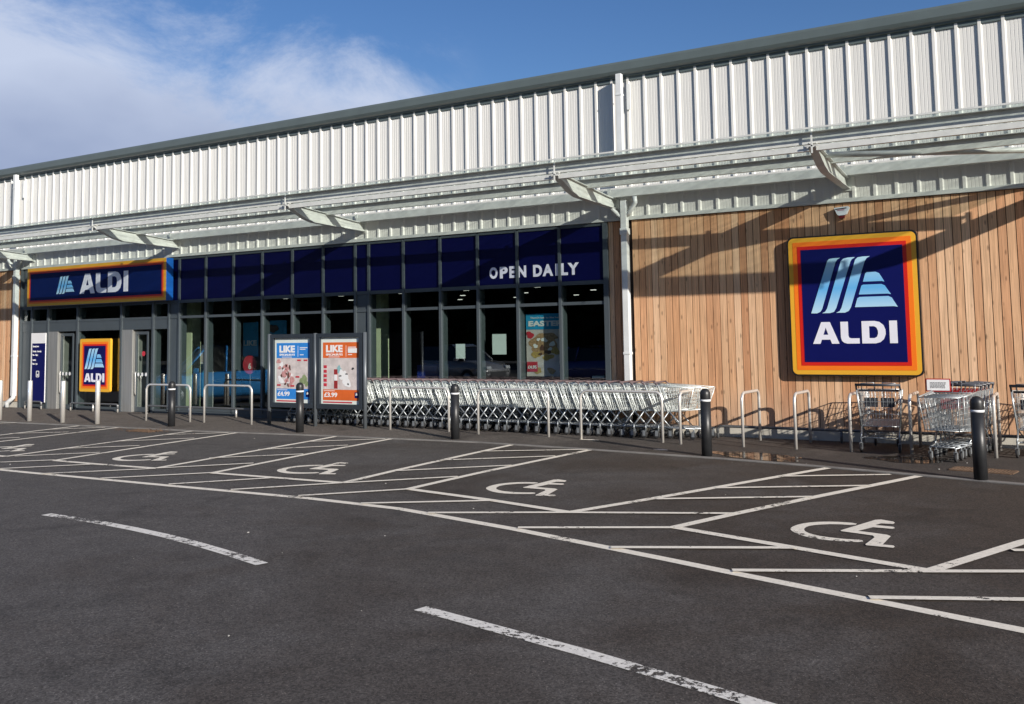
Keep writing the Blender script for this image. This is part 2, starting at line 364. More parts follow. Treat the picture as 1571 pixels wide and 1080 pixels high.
m_pblue = mat('poster_blue', (.03, .22, .62), .4); m_porange = mat('poster_orange', (.66, .13, .025), .4)
m_pale = mat('poster_pale', (.60, .54, .52), .5, var=.2, vscale=7); m_ppink = mat('poster_pink', (.55, .28, .27), .5, var=.3, vscale=25)
m_pbrown = mat('poster_brown', (.12, .06, .045), .5, var=.4, vscale=30); m_pred = mat('poster_red', (.50, .03, .05), .5)
m_pgold = mat('poster_gold', (.48, .33, .11), .5, var=.4, vscale=30); m_pgreen = mat('poster_green', (.24, .30, .15), .5, var=.4, vscale=30)
m_cyan = mat('poster_cyan', (.02, .30, .55), .4); m_pwhite = mat('poster_white', (.78, .78, .78), .4, var=.03)
m_grass = mat('hedge_green', (.016, .022, .010), .9, var=.4, vscale=2, spec=.1)
m_rust = mat('rusty_grate', (.14, .085, .05), .8, var=.4, vscale=20, bump=.4)
m_conc = mat('kerb_concrete', (.20, .19, .175), .85, var=.3, vscale=3, bump=.3)
def lamp_mat(name, col, s):
    m = bpy.data.materials.new(name); m.use_nodes = True; t = m.node_tree; b = t.nodes['Principled BSDF']
    b.inputs['Emission Color'].default_value = (*col, 1); b.inputs['Emission Strength'].default_value = s; return m
m_lamp = lamp_mat('ceiling_lamp_glow', (1, .97, .9), .8)
def puddle_mat():
    m = bpy.data.materials.new('puddle_water'); m.use_nodes = True; t = m.node_tree; b = t.nodes['Principled BSDF']
    b.inputs['Base Color'].default_value = (.035, .028, .022, 1); b.inputs['Roughness'].default_value = .06; b.inputs['IOR'].default_value = 1.45
    b.inputs['Specular IOR Level'].default_value = .8
    g = N(t, 'ShaderNodeNewGeometry'); n = N(t, 'ShaderNodeTexNoise', inp={'Scale': 5.0, 'Detail': 6.0, 'Roughness': .7}); LK = t.links.new
    LK(g.outputs['Position'], n.inputs['Vector']); r = N(t, 'ShaderNodeMapRange'); r.inputs['From Min'].default_value = .40; r.inputs['From Max'].default_value = .48
    LK(n.outputs['Fac'], r.inputs['Value']); tr = N(t, 'ShaderNodeBsdfTransparent'); mxs = N(t, 'ShaderNodeMixShader')
    LK(r.outputs[0], mxs.inputs[0]); LK(tr.outputs[0], mxs.inputs[1]); LK(b.outputs[0], mxs.inputs[2]); LK(mxs.outputs[0], t.nodes['Material Output'].inputs[0])
    return m
m_puddle = puddle_mat()
# ------------------------------------------------------------------ ground
WALL = 16.3
KX = [(-60, 13.95), (-30, 14.0), (-20, 14.0), (-16, 13.97), (-14, 14.05), (-12.5, 14.13), (-9, 14.16), (-6.8, 13.9), (-4.5, 13.55), (-2.86, 13.2), (-.5, 12.56), (1.5, 11.95), (4, 11.1), (8, 9.7), (60, 8)]
def kerb(x):
    for (a, b), (c, d) in zip(KX, KX[1:]):
        if a <= x <= c: return b + (d - b) * (x - a) / (c - a)
    return KX[0][1] if x < KX[0][0] else KX[-1][1]
def slope(x): return max(-.35, min(.05, .0058 * (x + 2.7)))
def hz(x, y):
    k = slope(x); yk = kerb(x)
    if y <= yk: return k
    t = min(1, (y - yk) / (WALL - yk)); return k * (1 - t)
xs = [-900, -300, -120, -60, -45] + [-38 + .5 * i for i in range(0, 101)] + [20, 40, 60, 120, 300, 900]
rows = lambda x: [-900, -300, -100, -40, -20, -5, 0, 5, 10, kerb(x), kerb(x) + .8, kerb(x) + 1.6, WALL, 17, 40, 300, 900] if kerb(x) + 1.7 < WALL else [-900, -300, -100, -40, -20, -5, 0, 5, 10, kerb(x), kerb(x) + (WALL - kerb(x)) / 3, kerb(x) + (WALL - kerb(x)) / 1.5, WALL, 17, 40, 300, 900]
g = MB(); nr = 17
for x in xs:
    for y in rows(x): g.v.append((x, y, hz(x, y) - (.0 if y <= kerb(x) + .001 else .02)))
for i in range(len(xs) - 1):
    for j in range(nr - 1):
        a = i * nr + j; g.f.append((a, a + nr, a + nr + 1, a + 1)); g.sm.append(False)
tag(g.build('ground', m_road), kind='structure')
p = MB(); px = [-38 + .5 * i for i in range(0, 93)]; np_ = 5
for x in px:
    yk = kerb(x) + .02
    for j in range(np_):
        y = yk + (WALL + .02 - yk) * j / (np_ - 1); p.v.append((x, y, hz(x, y) + .012))
for i in range(len(px) - 1):
    for j in range(np_ - 1):
        a = i * np_ + j; p.f.append((a, a + np_, a + np_ + 1, a + 1)); p.sm.append(False)
tag(p.build('pavement', m_bay), kind='structure')
k = MB()
for x in px:
    y = kerb(x); z = slope(x)
    for dy, dz in ((-.045, -.02), (-.045, .010), (-.038, .016), (.045, .018), (.045, -.02)): k.v.append((x, y + dy, z + dz))
for i in range(len(px) - 1):
    for j in range(4):
        a = i * 5 + j; k.f.append((a, a + 5, a + 6, a + 1)); k.sm.append(False)
tag(k.build('kerb', m_conc), kind='structure')

# painted markings, each stroke a thin sheet on the asphalt
FRONT = [(-24, 8.56), (-14.067, 8.546), (-13.309, 8.52), (-11.881, 8.512), (-10.463, 8.49), (-9.215, 8.483), (-7.796, 8.478), (-6.39, 8.363), (-5.876, 8.239), (-4.672, 7.935), (-2.928, 7.403), (-2.282, 7.193), (-.314, 6.597), (3.5, 5.45)]
EDGES = [[(-23.2, 9.65), (-23.5, 14.1)], [(-19.3, 9.65), (-19.603, 11.89), (-19.885, 13.95)], [(-18.05, 9.6), (-18.241, 11.067), (-18.5, 13.95)], [(-18.05, 9.6), (-15.873, 9.6), (-15.626, 9.59)], [(-15.626, 9.59), (-15.969, 12.942), (-16.063, 13.93)], [(-14.273, 9.572), (-14.561, 11.803), (-14.801, 14.0)], [(-14.273, 9.572), (-13.156, 9.54), (-11.814, 9.56)], [(-11.814, 9.57), (-12.154, 13.314), (-12.25, 14.1)], [(-10.58, 9.539), (-10.806, 11.792), (-10.914, 14.1)], [(-10.58, 9.539), (-9.474, 9.541), (-8.17, 9.545)], [(-8.18, 9.55), (-8.241, 10.768), (-8.265, 12.707), (-8.275, 14.08)], [(-7.078, 9.476), (-7.0, 11.0), (-6.7, 13.86)], [(-7.078, 9.476), (-5.726, 9.204), (-4.559, 8.898)], [(-4.559, 8.898), (-4.088, 9.997), (-2.837, 13.13)], [(-3.301, 8.619), (-3.005, 9.45), (-2.467, 10.841), (-1.67, 12.81)], [(-3.301, 8.619), (-2.083, 8.232), (-.982, 7.875)], [(-.982, 7.875), (-.402, 9.263), (1.1, 12.0)], [(.36, 7.45), (2.4, 11.55)], [(.36, 7.45), (2.7, 6.75)]]
HATCH = [[(-22.849, 13.6), (-22.3, 14.0)], [(-19.701, 12.164), (-18.663, 12.837)], [(-19.711, 13.1), (-18.822, 13.85)], [(-19.4, 10.9), (-18.6, 11.695)], [(-20.2, 8.56), (-18.15, 10.5)], [(-15.493, 9.668), (-14.511, 10.584)], [(-15.679, 10.778), (-14.731, 11.568)], [(-15.811, 11.954), (-14.789, 12.876)], [(-15.961, 13.15), (-14.954, 13.9)], [(-15.45, 8.56), (-14.297, 9.588)], [(-14.127, 8.582), (-13.156, 9.507)], [(-12.929, 8.5), (-11.764, 9.531)], [(-11.671, 8.52), (-10.58, 9.539)], [(-11.746, 9.597), (-10.79, 10.537)], [(-11.977, 10.731), (-10.857, 11.7)], [(-12.084, 11.897), (-11.001, 12.979)], [(-12.148, 13.169), (-11.01, 14.048)], [(-10.282, 8.535), (-9.36, 9.523)], [(-9.132, 8.534), (-8.17, 9.525)], [(-7.991, 8.524), (-7.04, 9.465)], [(-6.958, 8.423), (-5.639, 9.195)], [(-8.154, 9.532), (-7.07, 10.569)], [(-8.201, 10.694), (-6.95, 11.784)], [(-8.266, 11.874), (-6.85, 12.932)], [(-8.275, 13.039), (-6.75, 13.85)], [(-5.917, 8.261), (-4.574, 8.868), (-3.005, 9.50)], [(-4.65, 7.978), (-3.301, 8.591)], [(-3.49, 7.575), (-2.073, 8.21)], [(-4.106, 9.944), (-2.508, 10.791)], [(-3.668, 10.954), (-2.097, 11.795)], [(-3.226, 12.147), (-2.0, 12.80)], [(-2.315, 7.244), (-.979, 7.844), (.42, 8.5)], [(-1.255, 6.914), (.36, 7.60)], [(-.473, 8.85), (.9, 9.5)], [(-.05, 10.0), (1.4, 10.7)]]
SYM1 = [(.6828, .0812), (.5167, .2008), (.3413, .2303), (.1757, .18), (.0339, .0583), (-.0234, -.0524), (-.0371, -.2111), (-.0074, -.3688), (.0666, -.4862), (.1792, -.5779), (.3412, -.6566), (.378, -.5626), (.2686, -.516), (.1692, -.4261), (.0929, -.3131), (.0669, -.1814), (.1025, -.0474), (.1899, .0626), (.2954, .1033), (.4646, .0983), (.6154, -.0007)]
SYM2 = [(.3793, -.189), (.9031, .165), (.9601, .1661), (1.0135, .0505), (1.0003, 0), (.9557, -.05), (.8686, .0032), (.783, -.0508), (.8915, -.1601), (.8766, -.2142), (.8375, -.2404), (.7126, -.1364), (.5135, -.2443), (.6655, -.4479), (.6678, -.5095), (.4377, -.7856), (.5029, -.8325), (.4904, -.8775), (.457, -.9119), (.2986, -.7764), (.3096, -.7425), (.5157, -.5182), (.5379, -.4503), (.3696, -.2228)]
SYMA = [[(-2.313, 9.011), (-1.493, 9.662)], [(-6.242, 9.948), (-5.561, 10.784)], [(-9.917, 10.14), (-9.40, 11.1)], [(-13.544, 10.11), (-13.2, 11.14)], [(-17.2, 9.918), (-17.0, 10.99)]]
def smooth_pts(P, it=1):
    for _ in range(it):
        Q = []
        for i in range(len(P)):
            a, b = P[i], P[(i + 1) % len(P)]
            Q += [(a[0] * .75 + b[0] * .25, a[1] * .75 + b[1] * .25), (a[0] * .25 + b[0] * .75, a[1] * .25 + b[1] * .75)]
        P = Q
    return P
def stroke(mb, P, wd, dz, taper=0):
    n = len(P)
    for i in range(n - 1):
        (x0, y0), (x1, y1) = P[i], P[i + 1]; l = hypot(x1 - x0, y1 - y0); tx, ty = (x1 - x0) / l, (y1 - y0) / l
        def nor(j):
            if j <= 0 or j >= n - 1: return (-ty, tx)
            a, b = P[j - 1], P[j + 1]; q = hypot(b[0] - a[0], b[1] - a[1]); return (-(b[1] - a[1]) / q, (b[0] - a[0]) / q)
        A, B = nor(i), nor(i + 1); k = wd / 2
        pts = [(x0 + A[0] * k, y0 + A[1] * k), (x0 - A[0] * k, y0 - A[1] * k), (x1 - B[0] * k, y1 - B[1] * k), (x1 + B[0] * k, y1 + B[1] * k)]
        mb.face([(x, y, hz(x, y) + dz) for x, y in pts])
mb = MB(); stroke(mb, FRONT, .115, .004); tag(mb.build('parking_front_line', m_paint), kind='structure')
mb = MB()
for i, e in enumerate(EDGES): stroke(mb, e, .112, .008 + .0004 * (i % 5))
tag(mb.build('parking_bay_line', m_paint), kind='structure')
mb = MB()
for i, e in enumerate(HATCH): stroke(mb, e, .085, .0125 + .0004 * (i % 5))
tag(mb.build('parking_hatch_line', m_paint), kind='structure')
from mathutils.geometry import tessellate_polygon
mb = MB()
for (o, e) in SYMA:
    dx, dy = e[0] - o[0], e[1] - o[1]
    for q, P in enumerate((SYM1, SYM2)):
        W = [(o[0] + a * dx - b * dy, o[1] + a * dy + b * dx) for a, b in (smooth_pts(P) if q == 0 else P)]
        i = len(mb.v); mb.v += [(x, y, hz(x, y) + .004 + .004 * q) for x, y in W]
        for tri in tessellate_polygon([[Vector((x, y, 0)) for x, y in W]]):
            t = tri if (Vector((*W[tri[1]], 0)) - Vector((*W[tri[0]], 0))).cross(Vector((*W[tri[2]], 0)) - Vector((*W[tri[0]], 0))).z > 0 else tri[::-1]
            mb.f.append(tuple(i + k for k in t)); mb.sm.append(False)
tag(mb.build('disabled_bay_symbol', m_paint), kind='structure')
mb = MB()
for d in ([(-9.80, 6.49), (-9.3, 6.468), (-8.75, 6.43), (-8.2, 6.365), (-7.6, 6.27), (-7.0, 6.14), (-6.4, 5.985), (-5.863, 5.827)], [(-3.908, 5.36), (-2.508, 5.045), (-1.3, 4.72)], [(.6, 4.1), (3, 3.3)], [(-17.6, 6.75), (-13.6, 6.70)]):
    stroke(mb, d, .115, .005)
tag(mb.build('lane_dash', m_worn), kind='structure')
def blob(cx, cy, rx, ry, seed, n=26, rot=0):
    random.seed(seed); ph = [random.uniform(0, 6.28) for _ in range(4)]; P = []
    for i in range(n):
        t = 2 * pi * i / n; r = 1 + .16 * sin(2 * t + ph[0]) + .12 * sin(3 * t + ph[1]) + .08 * sin(5 * t + ph[2])
        a, b = rx * r * cos(t), ry * r * sin(t); P.append((cx + a * cos(rot) - b * sin(rot), cy + a * sin(rot) + b * cos(rot)))
    return P
for i, (cx, cy, rx, ry, rot) in enumerate([(-4.05, 13.95, .85, .32, -.25), (-2.0, 14.32, .62, .30, -.1)]):
    mb = MB(); P = blob(cx, cy, rx, ry, 5 + i, rot=rot); zz = hz(cx, cy) + .0175
    mb.face([(x, y, hz(x, y) + .017) for x, y in P]); tag(mb.build('puddle', m_puddle), kind='structure')
# drain grates
def grate(loc, rz, label, name='drain_grate'):
    t = thing(name, label, 'drain grate', loc, rz); mb = MB()
    for s in (-1, 1):
        mb.box(-.36, .36, s * .17 - .02, s * .17 + .02, 0, .012); 
    for s in (-1, 1): mb.box(s * .36 - .02, s * .36 + .02, -.15, .15, 0, .0115)
    mb.build('frame', m_rust, t, off=(0, 0, 0)); MB().box(-.335, .335, -.149, .149, .0005, .003).build('black_pit_plate', m_dark, t, off=(0, 0, 0)); mb = MB()  # thin black plate, the darkness under the slats put into its colour
    for i in range(17): mb.box(-.33 + i * .04, -.312 + i * .04, -.15, .15, 0, .010)
    mb.build('slats', m_rust, t, off=(0, 0, 0)); return t
grate((-1.0, 13.55, hz(-1, 13.55) + .012), -.18, 'rusty drain grate in the pavement behind the rightmost black bollard')
grate((-17.2, 13.62, hz(-17.2, 13.62) + .003), 0, 'leaf-choked rusty drain grate at the kerb by the leftmost black bollard')
mb = MB(); random.seed(3)
for i in range(260):
    a = random.gauss(-17.1, .55); b = random.gauss(13.6, .18); s = random.uniform(.012, .03); t = random.uniform(0, 6.28); z = hz(a, b) + .02 + random.uniform(0, .01)
    mb.face([(a + s * cos(t + q), b + s * .6 * sin(t + q), z + random.uniform(0, .01)) for q in (0, 1.57, 3.14, 4.71)])
tag(mb.build('leaf_litter', mat('brown_leaf', (.20, .12, .07), .8, var=.4, vscale=30)), kind='stuff')
mb = MB()
for i in range(70):
    a = random.uniform(-22, 2.5); b = random.uniform(3.2, kerb(a) - .2) if random.random() < .75 else random.uniform(kerb(a), 16)
    s = random.choice([.004, .005, .006, .008, .011]); z = hz(a, b) + (.014 if b > kerb(a) else .001)
    n = 5; P = [(a + s * cos(6.28 * q / n + i) * random.uniform(.6, 1.3), b + s * sin(6.28 * q / n + i) * random.uniform(.6, 1.3)) for q in range(n)]
    top = [(x, y, z + s * .5) for x, y in P]; mb.face(top)
    for q in range(n): mb.face([(P[q][0], P[q][1], z - .002), (P[(q + 1) % n][0], P[(q + 1) % n][1], z - .002), top[(q + 1) % n], top[q]])
tag(mb.build('loose_grit', mat('pale_grit', (.42, .41, .38), .8, var=.5, vscale=3)), kind='stuff')

# ------------------------------------------------------------------ building
BX0, BX1 = -34.0, 8.0
B0 = (-13.0, WALL, 0.0)
B = thing('supermarket_building', 'long white ribbed metal supermarket with larch boards, navy fascia and shopfront glazing', 'building', B0)
def part(mb, name, m, parent=B, **k): return mb.build(name, m, parent, off=B0, **k)
# ribbed cladding
mb = MB(); z0, z1 = 4.03, 6.70; prof = []; x = -0.61 - .3333 * 102
while x < BX1 - .3:
    prof += [(x, .0), (x + .012, -.029), (x + .055, -.029), (x + .075, .0)]
    for q in (.125, .18, .235, .29): prof += [(x + q - .006, .0), (x + q - .003, .004), (x + q + .003, .004), (x + q + .006, .0)]
    x += .3333
prof.append((BX1, 0))
i0 = len(mb.v)
for (a, d) in prof: mb.v += [(a, WALL - .02 + d, z0), (a, WALL - .02 + d, z1)]
for k_ in range(len(prof) - 1):
    a = i0 + 2 * k_; mb.f.append((a, a + 2, a + 3, a + 1)); mb.sm.append(False)
part(mb, 'metal_cladding', m_clad)
mb = MB().box(BX0, BX1, WALL - .065, WALL + .05, 3.965, 4.03); part(mb, 'cladding_sill', m_trim)
mb = MB().box(BX0, BX1, WALL + .02, WALL + .3, 4.0, 6.75)
mb.box(BX0, BX1, WALL + .02, WALL + .3, 3.90, 3.96); part(mb, 'upper_wall', m_inner)
# eave gutter and fascia profile
mb = MB().prism_x([(WALL - .045, 6.62), (WALL + .3, 6.62), (WALL + .3, 6.99), (WALL - .06, 7.0), (WALL - .17, 6.975), (WALL - .19, 6.93), (WALL - .19, 6.80), (WALL - .16, 6.745), (WALL - .10, 6.72), (WALL - .10, 6.70), (WALL - .045, 6.69)], BX0, BX1)
part(mb, 'eave', m_eave)
mb = MB().prism_x([(WALL + .3, 6.9), (WALL + .3, 6.985), (46, 8.2), (46, 8.1)], BX0, BX1); part(mb, 'roof', m_eave)
mb = MB().box(BX0 - .2, BX0, WALL, 46, 0, 6.9).box(BX1, BX1 + .2, WALL, 46, 0, 6.9).box(BX0, BX1, 45.8, 46, 0, 8.1); part(mb, 'wall', m_clad)
# timber boards
def boards(x0, x1, zb=.18, zt=3.955):
    mb = MB(); k0 = math.ceil((x0 + 6.915) / .127 - .02); x = x0
    while x < x1 - .01:
        nx = min(x1, -6.915 + k0 * .127); k0 += 1
        if nx - x > .02: mb.box(x + .0058, nx - .0058, WALL - .012, WALL + .012, zb, zt)
        x = nx
    part(mb, 'timber_cladding', m_timber); mb = MB().box(x0, x1, WALL + .013, WALL + .2, 0, 3.96); part(mb, 'timber_backing', m_dark)
boards(-6.93, BX1); boards(-7.40, -7.06); boards(BX0, -25.98)
mb = MB().box(-7.06, -6.93, WALL + .01, WALL + .2, 0, 3.96); part(mb, 'timber_backing', m_dark)
for a, b in ((BX0, -25.98), (-7.40, BX1)):
    mb = MB().box(a, b, WALL - .03, WALL + .0125, -.05, .165); part(mb, 'plinth', m_plinth)
# glazing ---------------------------------------------------------------
GL = WALL - .005
def glazing_bay(x0, x1, low=True, blank=False):
    """mullion on the left edge, fascia panel above, panes below"""
    w_ = .055
    mb = MB().box(x0 - w_ / 2, x0 + w_ / 2, GL - .05, GL + .19, .10, 3.93)
    for a, b, yd in ((.10, .19, .03), (2.405, 2.465, .028), (2.79, 2.865, .032), (3.90, 3.955, .03)): mb.box(x0 + w_ / 2, x1 - w_ / 2, GL - yd, GL + .17, a, b)
    wn = part(mb, 'shop_window' if not blank else 'blank_bay', m_frame, bevel=0)
    mp_ = m_frame if blank else m_glass
    mb = MB().box(x0 + w_ / 2, x1 - w_ / 2, GL - .01, GL + .012, 2.867, 3.898); part(mb, 'fascia_panel', m_navy, wn)
    for a, b in ((.192, 2.403), (2.467, 2.788)):
        mb = MB()
        if blank: mb.box(x0 + w_ / 2, x1 - w_ / 2, GL - .012, GL + .01, a, b)
        else: mb.face([(x0 + w_ / 2, GL, a), (x1 - w_ / 2, GL, a), (x1 - w_ / 2, GL, b), (x0 + w_ / 2, GL, b)])
        part(mb, 'infill_panel' if blank else 'pane', mp_, wn)
    return wn
G1 = [-19.28, -18.32, -17.36, -16.40, -15.44, -14.50, -13.56]; G2 = [-13.18, -12.23, -11.27, -10.335, -9.395, -8.44, -7.47]
glazing_bay(-19.655, G1[0], blank=True)
for a, b in zip(G1, G1[1:]): glazing_bay(a, b)
glazing_bay(G1[-1], G2[0], blank=True)
for a, b in zip(G2, G2[1:]): glazing_bay(a, b)
mb = MB().box(-7.50, -7.40, GL - .055, GL + .19, .0, 3.955); part(mb, 'end_mullion', m_frame)
mb = MB().box(-19.65, -7.5, GL - .02, GL + .17, -.05, .098); part(mb, 'window_sill', m_frame)
# entrance screen
EX = [-25.90, -25.42, -24.66, -23.34, -21.50, -20.25, -19.655]
mb = MB()
mb.box(-25.975, EX[0], GL - .05, GL + .19, 0, 3.955)
for x in EX[1:-1]: mb.box(x - .035, x + .035, GL - .052, GL + .19, .012, 2.9)
for a, b in zip(EX, EX[1:]):
    l = a + (.0 if a == EX[0] else .035); r = b - .035
    mb.box(l, r, GL - .03, GL + .17, 2.405, 2.465); mb.box(l, r, GL - .02, GL + .17, 2.15, 2.404)
mb.box(EX[0], -19.69, GL - .03, GL + .17, 2.79, 2.9); mb.box(EX[0], -19.69, GL, GL + .3, 2.9, 3.955)
es = part(mb, 'entrance_screen', m_frame)
def pane(parent, x0, x1, z0_, z1_, y=GL): mb = MB(); mb.face([(x0, y, z0_), (x1, y, z0_), (x1, y, z1_), (x0, y, z1_)]); return part(mb, 'pane', m_glass, parent)
for a, b in zip(EX, EX[1:]): pane(es, a + .035, b - .035, 2.466, 2.789)
pane(es, EX[3] + .035, EX[4] - .035, .12, 2.149); pane(es, EX[5] + .035, EX[6] - .035, .12, 2.149)
mb = MB().box(EX[3] + .036, EX[4] - .036, GL - .02, GL + .1, .012, .118).box(EX[5] + .036, EX[6] - .036, GL - .02, GL + .1, .012, .118); part(mb, 'kick_panel', m_frame, es)
mb = MB().box(EX[1] + .036, EX[2] - .036, GL - .01, GL + .1, .012, 2.149).box(EX[0] + .002, EX[1] - .036, GL - .01, GL + .1, .012, 2.149); part(mb, 'side_panel', m_frame, es)
for (a, b) in ((EX[2] + .04, EX[3] - .04), (EX[4] + .04, EX[5] - .04)):
    # steel pilaster, then a glass door leaf standing open into the lobby
    mb = MB().box(a, a + .40, GL - .03, GL + .02, .014, 2.148).box(a + .38, a + .405, GL + .03, GL + .9, .014, 2.148)
    dr = part(mb, 'automatic_door', m_pil)
    mb = MB().box(a + .42, a + .47, GL + .05, GL + .10, .02, 2.1).box(b - .30, b - .25, GL + .05, GL + .10, .02, 2.1).box(a + .47, b - .30, GL + .052, GL + .098, .02, .14).box(a + .47, b - .30, GL + .052, GL + .098, 2.02, 2.1).box(a + .47, b - .30, GL + .052, GL + .098, .95, 1.0)
    part(mb, 'door_frame', m_frame, dr)
    pane(dr, a + .47, b - .30, .14, 2.02, GL + .075)
    mb = MB().tube([(a + .50, GL + .02, .45), (a + .50, GL + .0, .5), (a + .50, GL + .0, 1.0), (a + .50, GL + .02, 1.05)], .014); part(mb, 'handle', m_steel, dr)
    for k_ in range(3): flat('sticker', [[(a + .56 + k_ * .15 + .035 * cos(t * pi / 6), .98 + .05 * sin(t * pi / 6)) for t in range(12)]], GL + .045, .003, m_pwhite, dr, B0)
# interior
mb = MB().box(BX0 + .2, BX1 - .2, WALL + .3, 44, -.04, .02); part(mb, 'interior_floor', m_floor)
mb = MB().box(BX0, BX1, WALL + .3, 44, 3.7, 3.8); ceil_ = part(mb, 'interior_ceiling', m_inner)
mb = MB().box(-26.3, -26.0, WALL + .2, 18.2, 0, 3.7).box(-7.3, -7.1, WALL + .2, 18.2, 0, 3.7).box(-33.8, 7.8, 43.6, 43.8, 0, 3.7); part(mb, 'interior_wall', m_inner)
for x in (-19.68, -13.56): mb = MB().box(x, x + .34, WALL + .42, WALL + .72, .02, 3.7); part(mb, 'column', m_cream)
random.seed(11)
for r_ in range(3):
    for c_ in range(11):
        x = -44 + c_ * 3.3 + r_ * .5; y = 32.0 + r_ * 4.0
        if x < BX0 + 1: continue
        mb = MB().box(x - .11, x + .11, y - .06, y + .06, 3.67, 3.699); part(mb, 'ceiling_light', m_lamp)
# canopy ----------------------------------------------------------------
P1, P2, P3 = 13.93, 15.03, 16.13
def zc(y): return 4.74 - (y - 13.86) * .075      # glass plane
mb = MB()
for y, hh, th in ((P1, .17, .07), (P2, .15, .07)):
    zt = zc(y) - .012 if y == P1 else 4.580
    mb.prism_x([(y - th / 2, zt), (y - th / 2, zt - hh), (y + th / 2, zt - hh), (y + th / 2, zt - hh + .012), (y - th / 2 + .01, zt - hh + .012), (y - th / 2 + .01, zt - .012), (y + th / 2, zt - .012), (y + th / 2, zt)][::-1], -33.5, 1.26)
mb.box(-33.5, 1.26, P1 - .115, P1 - th / 2 - .001, zc(P1) - .020, zc(P1) - .013).box(-33.5, 1.26, P2 - .115, P2 - th / 2 - .001, 4.573, 4.5795)
can = part(mb, 'canopy', m_canopy)
mb = MB().prism_x([(P3 - .08, 4.56), (P3 - .08, 4.385), (P3 + .08, 4.385), (P3 + .08, 4.56), (P3 + .07, 4.56), (P3 + .07, 4.395), (P3 - .07, 4.395), (P3 - .07, 4.56)][::-1], -33.5, 1.26)
gut = part(mb, 'gutter', m_canopy, can)
BR = [-31.6, -25.45, -19.35, -13.31, -7.23, -3.02, 1.2]
for a, b in zip(BR, BR[1:]):
    mb = MB().box(a + .05, b - .05, 13.86, 13.94, 4.445, 4.525); part(mb, 'front_tube', m_canopy, can)
prof = [(13.84, 4.545), (13.84, 4.50), (14.05, 4.42), (14.35, 4.30), (14.62, 4.245), (15.2, 4.225), (16.26, 4.20), (16.26, 4.36), (15.9, 4.375), (15.0, 4.45), (14.4, 4.50)]
for x in BR:
    mb = MB().prism_x(prof, x - .008, x + .008)
    lo = prof[1:7]; up = [prof[0]] + prof[:6:-1]
    for ch, dz in ((lo, -.008), (up, .008)):
        for (ya, za), (yb, zb) in zip(ch, ch[1:]):
            i = len(mb.v); mb.v += [(x + s * .06, y, z + q) for (y, z) in ((ya, za), (yb, zb)) for s in (-1, 1) for q in (-.006 + dz, .006 + dz)]
            for q in ((0, 1, 3, 2), (4, 6, 7, 5), (0, 4, 5, 1), (2, 3, 7, 6), (1, 5, 7, 3), (0, 2, 6, 4)): mb.f.append(tuple(i + t for t in q)); mb.sm.append(False)
    for y in (14.0, 15.08, 16.0): mb.box(x - .035, x + .035, y - .006, y + .006, 4.46, zc(y) - .03)
    mb.box(x - .10, x + .10, 13.80, 13.815, 4.50, 4.52); mb.box(x - .012, x + .012, 13.80, 13.812, 4.40, 4.72)
    mb.box(x - .09, x + .09, 16.255, 16.278, 4.15, 4.45)
    part(mb, 'bracket', m_canopy, can)
for a, b in zip(BR, BR[1:]):
    n = max(3, round((b - a) / 1.02))
    for k_ in range(n):
        u0 = a + (b - a) * k_ / n + .002; u1 = a + (b - a) * (k_ + 1) / n - .002
        mb = MB(); ya, yb = 13.72, 15.99
        mb.face([(u0, ya, zc(ya)), (u1, ya, zc(ya)), (u1, yb, zc(yb)), (u0, yb, zc(yb))]); part(mb, 'glass_sheet', m_cglass, can)
mb = MB().box(-33.5, 1.26, 13.705, 13.722, zc(13.72) - .012, zc(13.72) + .014); part(mb, 'drip_edge', m_canopy, can)
for x0_, x1_ in ((-3.02, 1.2), (-7.23, -3.02)) if False else ((-3.02, 1.2),):
    mb = MB().tube([(x0_ + .02, 14.62, 4.50), (x1_ - .05, 15.95, 4.36)], .045, 10); part(mb, 'brace', m_canopy, can)
# downpipes
def downpipe(x):
    mb = MB().box(x - .055, x + .055, 16.02, 16.13, 4.62, 6.72).box(x - .065, x + .065, 16.01, 16.14, 6.30, 6.34)
    mb.box(x + .075, x + .16, 16.22, 16.24, 6.05, 6.55)
    dp = part(mb, 'downpipe', m_pipe, bevel=.008)
    mb = MB(); xl = x
    mb.box(xl - .06, xl + .06, 16.10, 16.22, .34, 4.32).box(xl - .075, xl + .075, 16.085, 16.235, 3.68, 3.80).box(xl - .07, xl + .07, 16.09, 16.23, 1.45, 1.50)
    part(mb, 'lower_pipe', m_pipe, dp, bevel=.008)
    mb = MB().tube([(xl, 16.16, .40), (xl, 16.16, .30), (xl - .14, 16.14, .20), (xl - .22, 16.12, .16), (xl - .22, 16.12, .02)], .062, 10)
    part(mb, 'lower_bend', m_pipe, dp)
    part(MB().tube([(xl - .26, 16.05, 4.37), (xl - .26, 16.08, 4.22), (xl - .12, 16.14, 4.06), (xl - .02, 16.16, 4.0)], .042, 10), 'swan_neck', m_pipe, dp)
    part(MB().tube([(xl + .26, 16.05, 4.37), (xl + .26, 16.08, 4.26), (xl + .12, 16.14, 4.10), (xl + .02, 16.16, 4.02)], .042, 10), 'swan_neck', m_pipe, dp)
downpipe(-7.0); downpipe(-26.05)

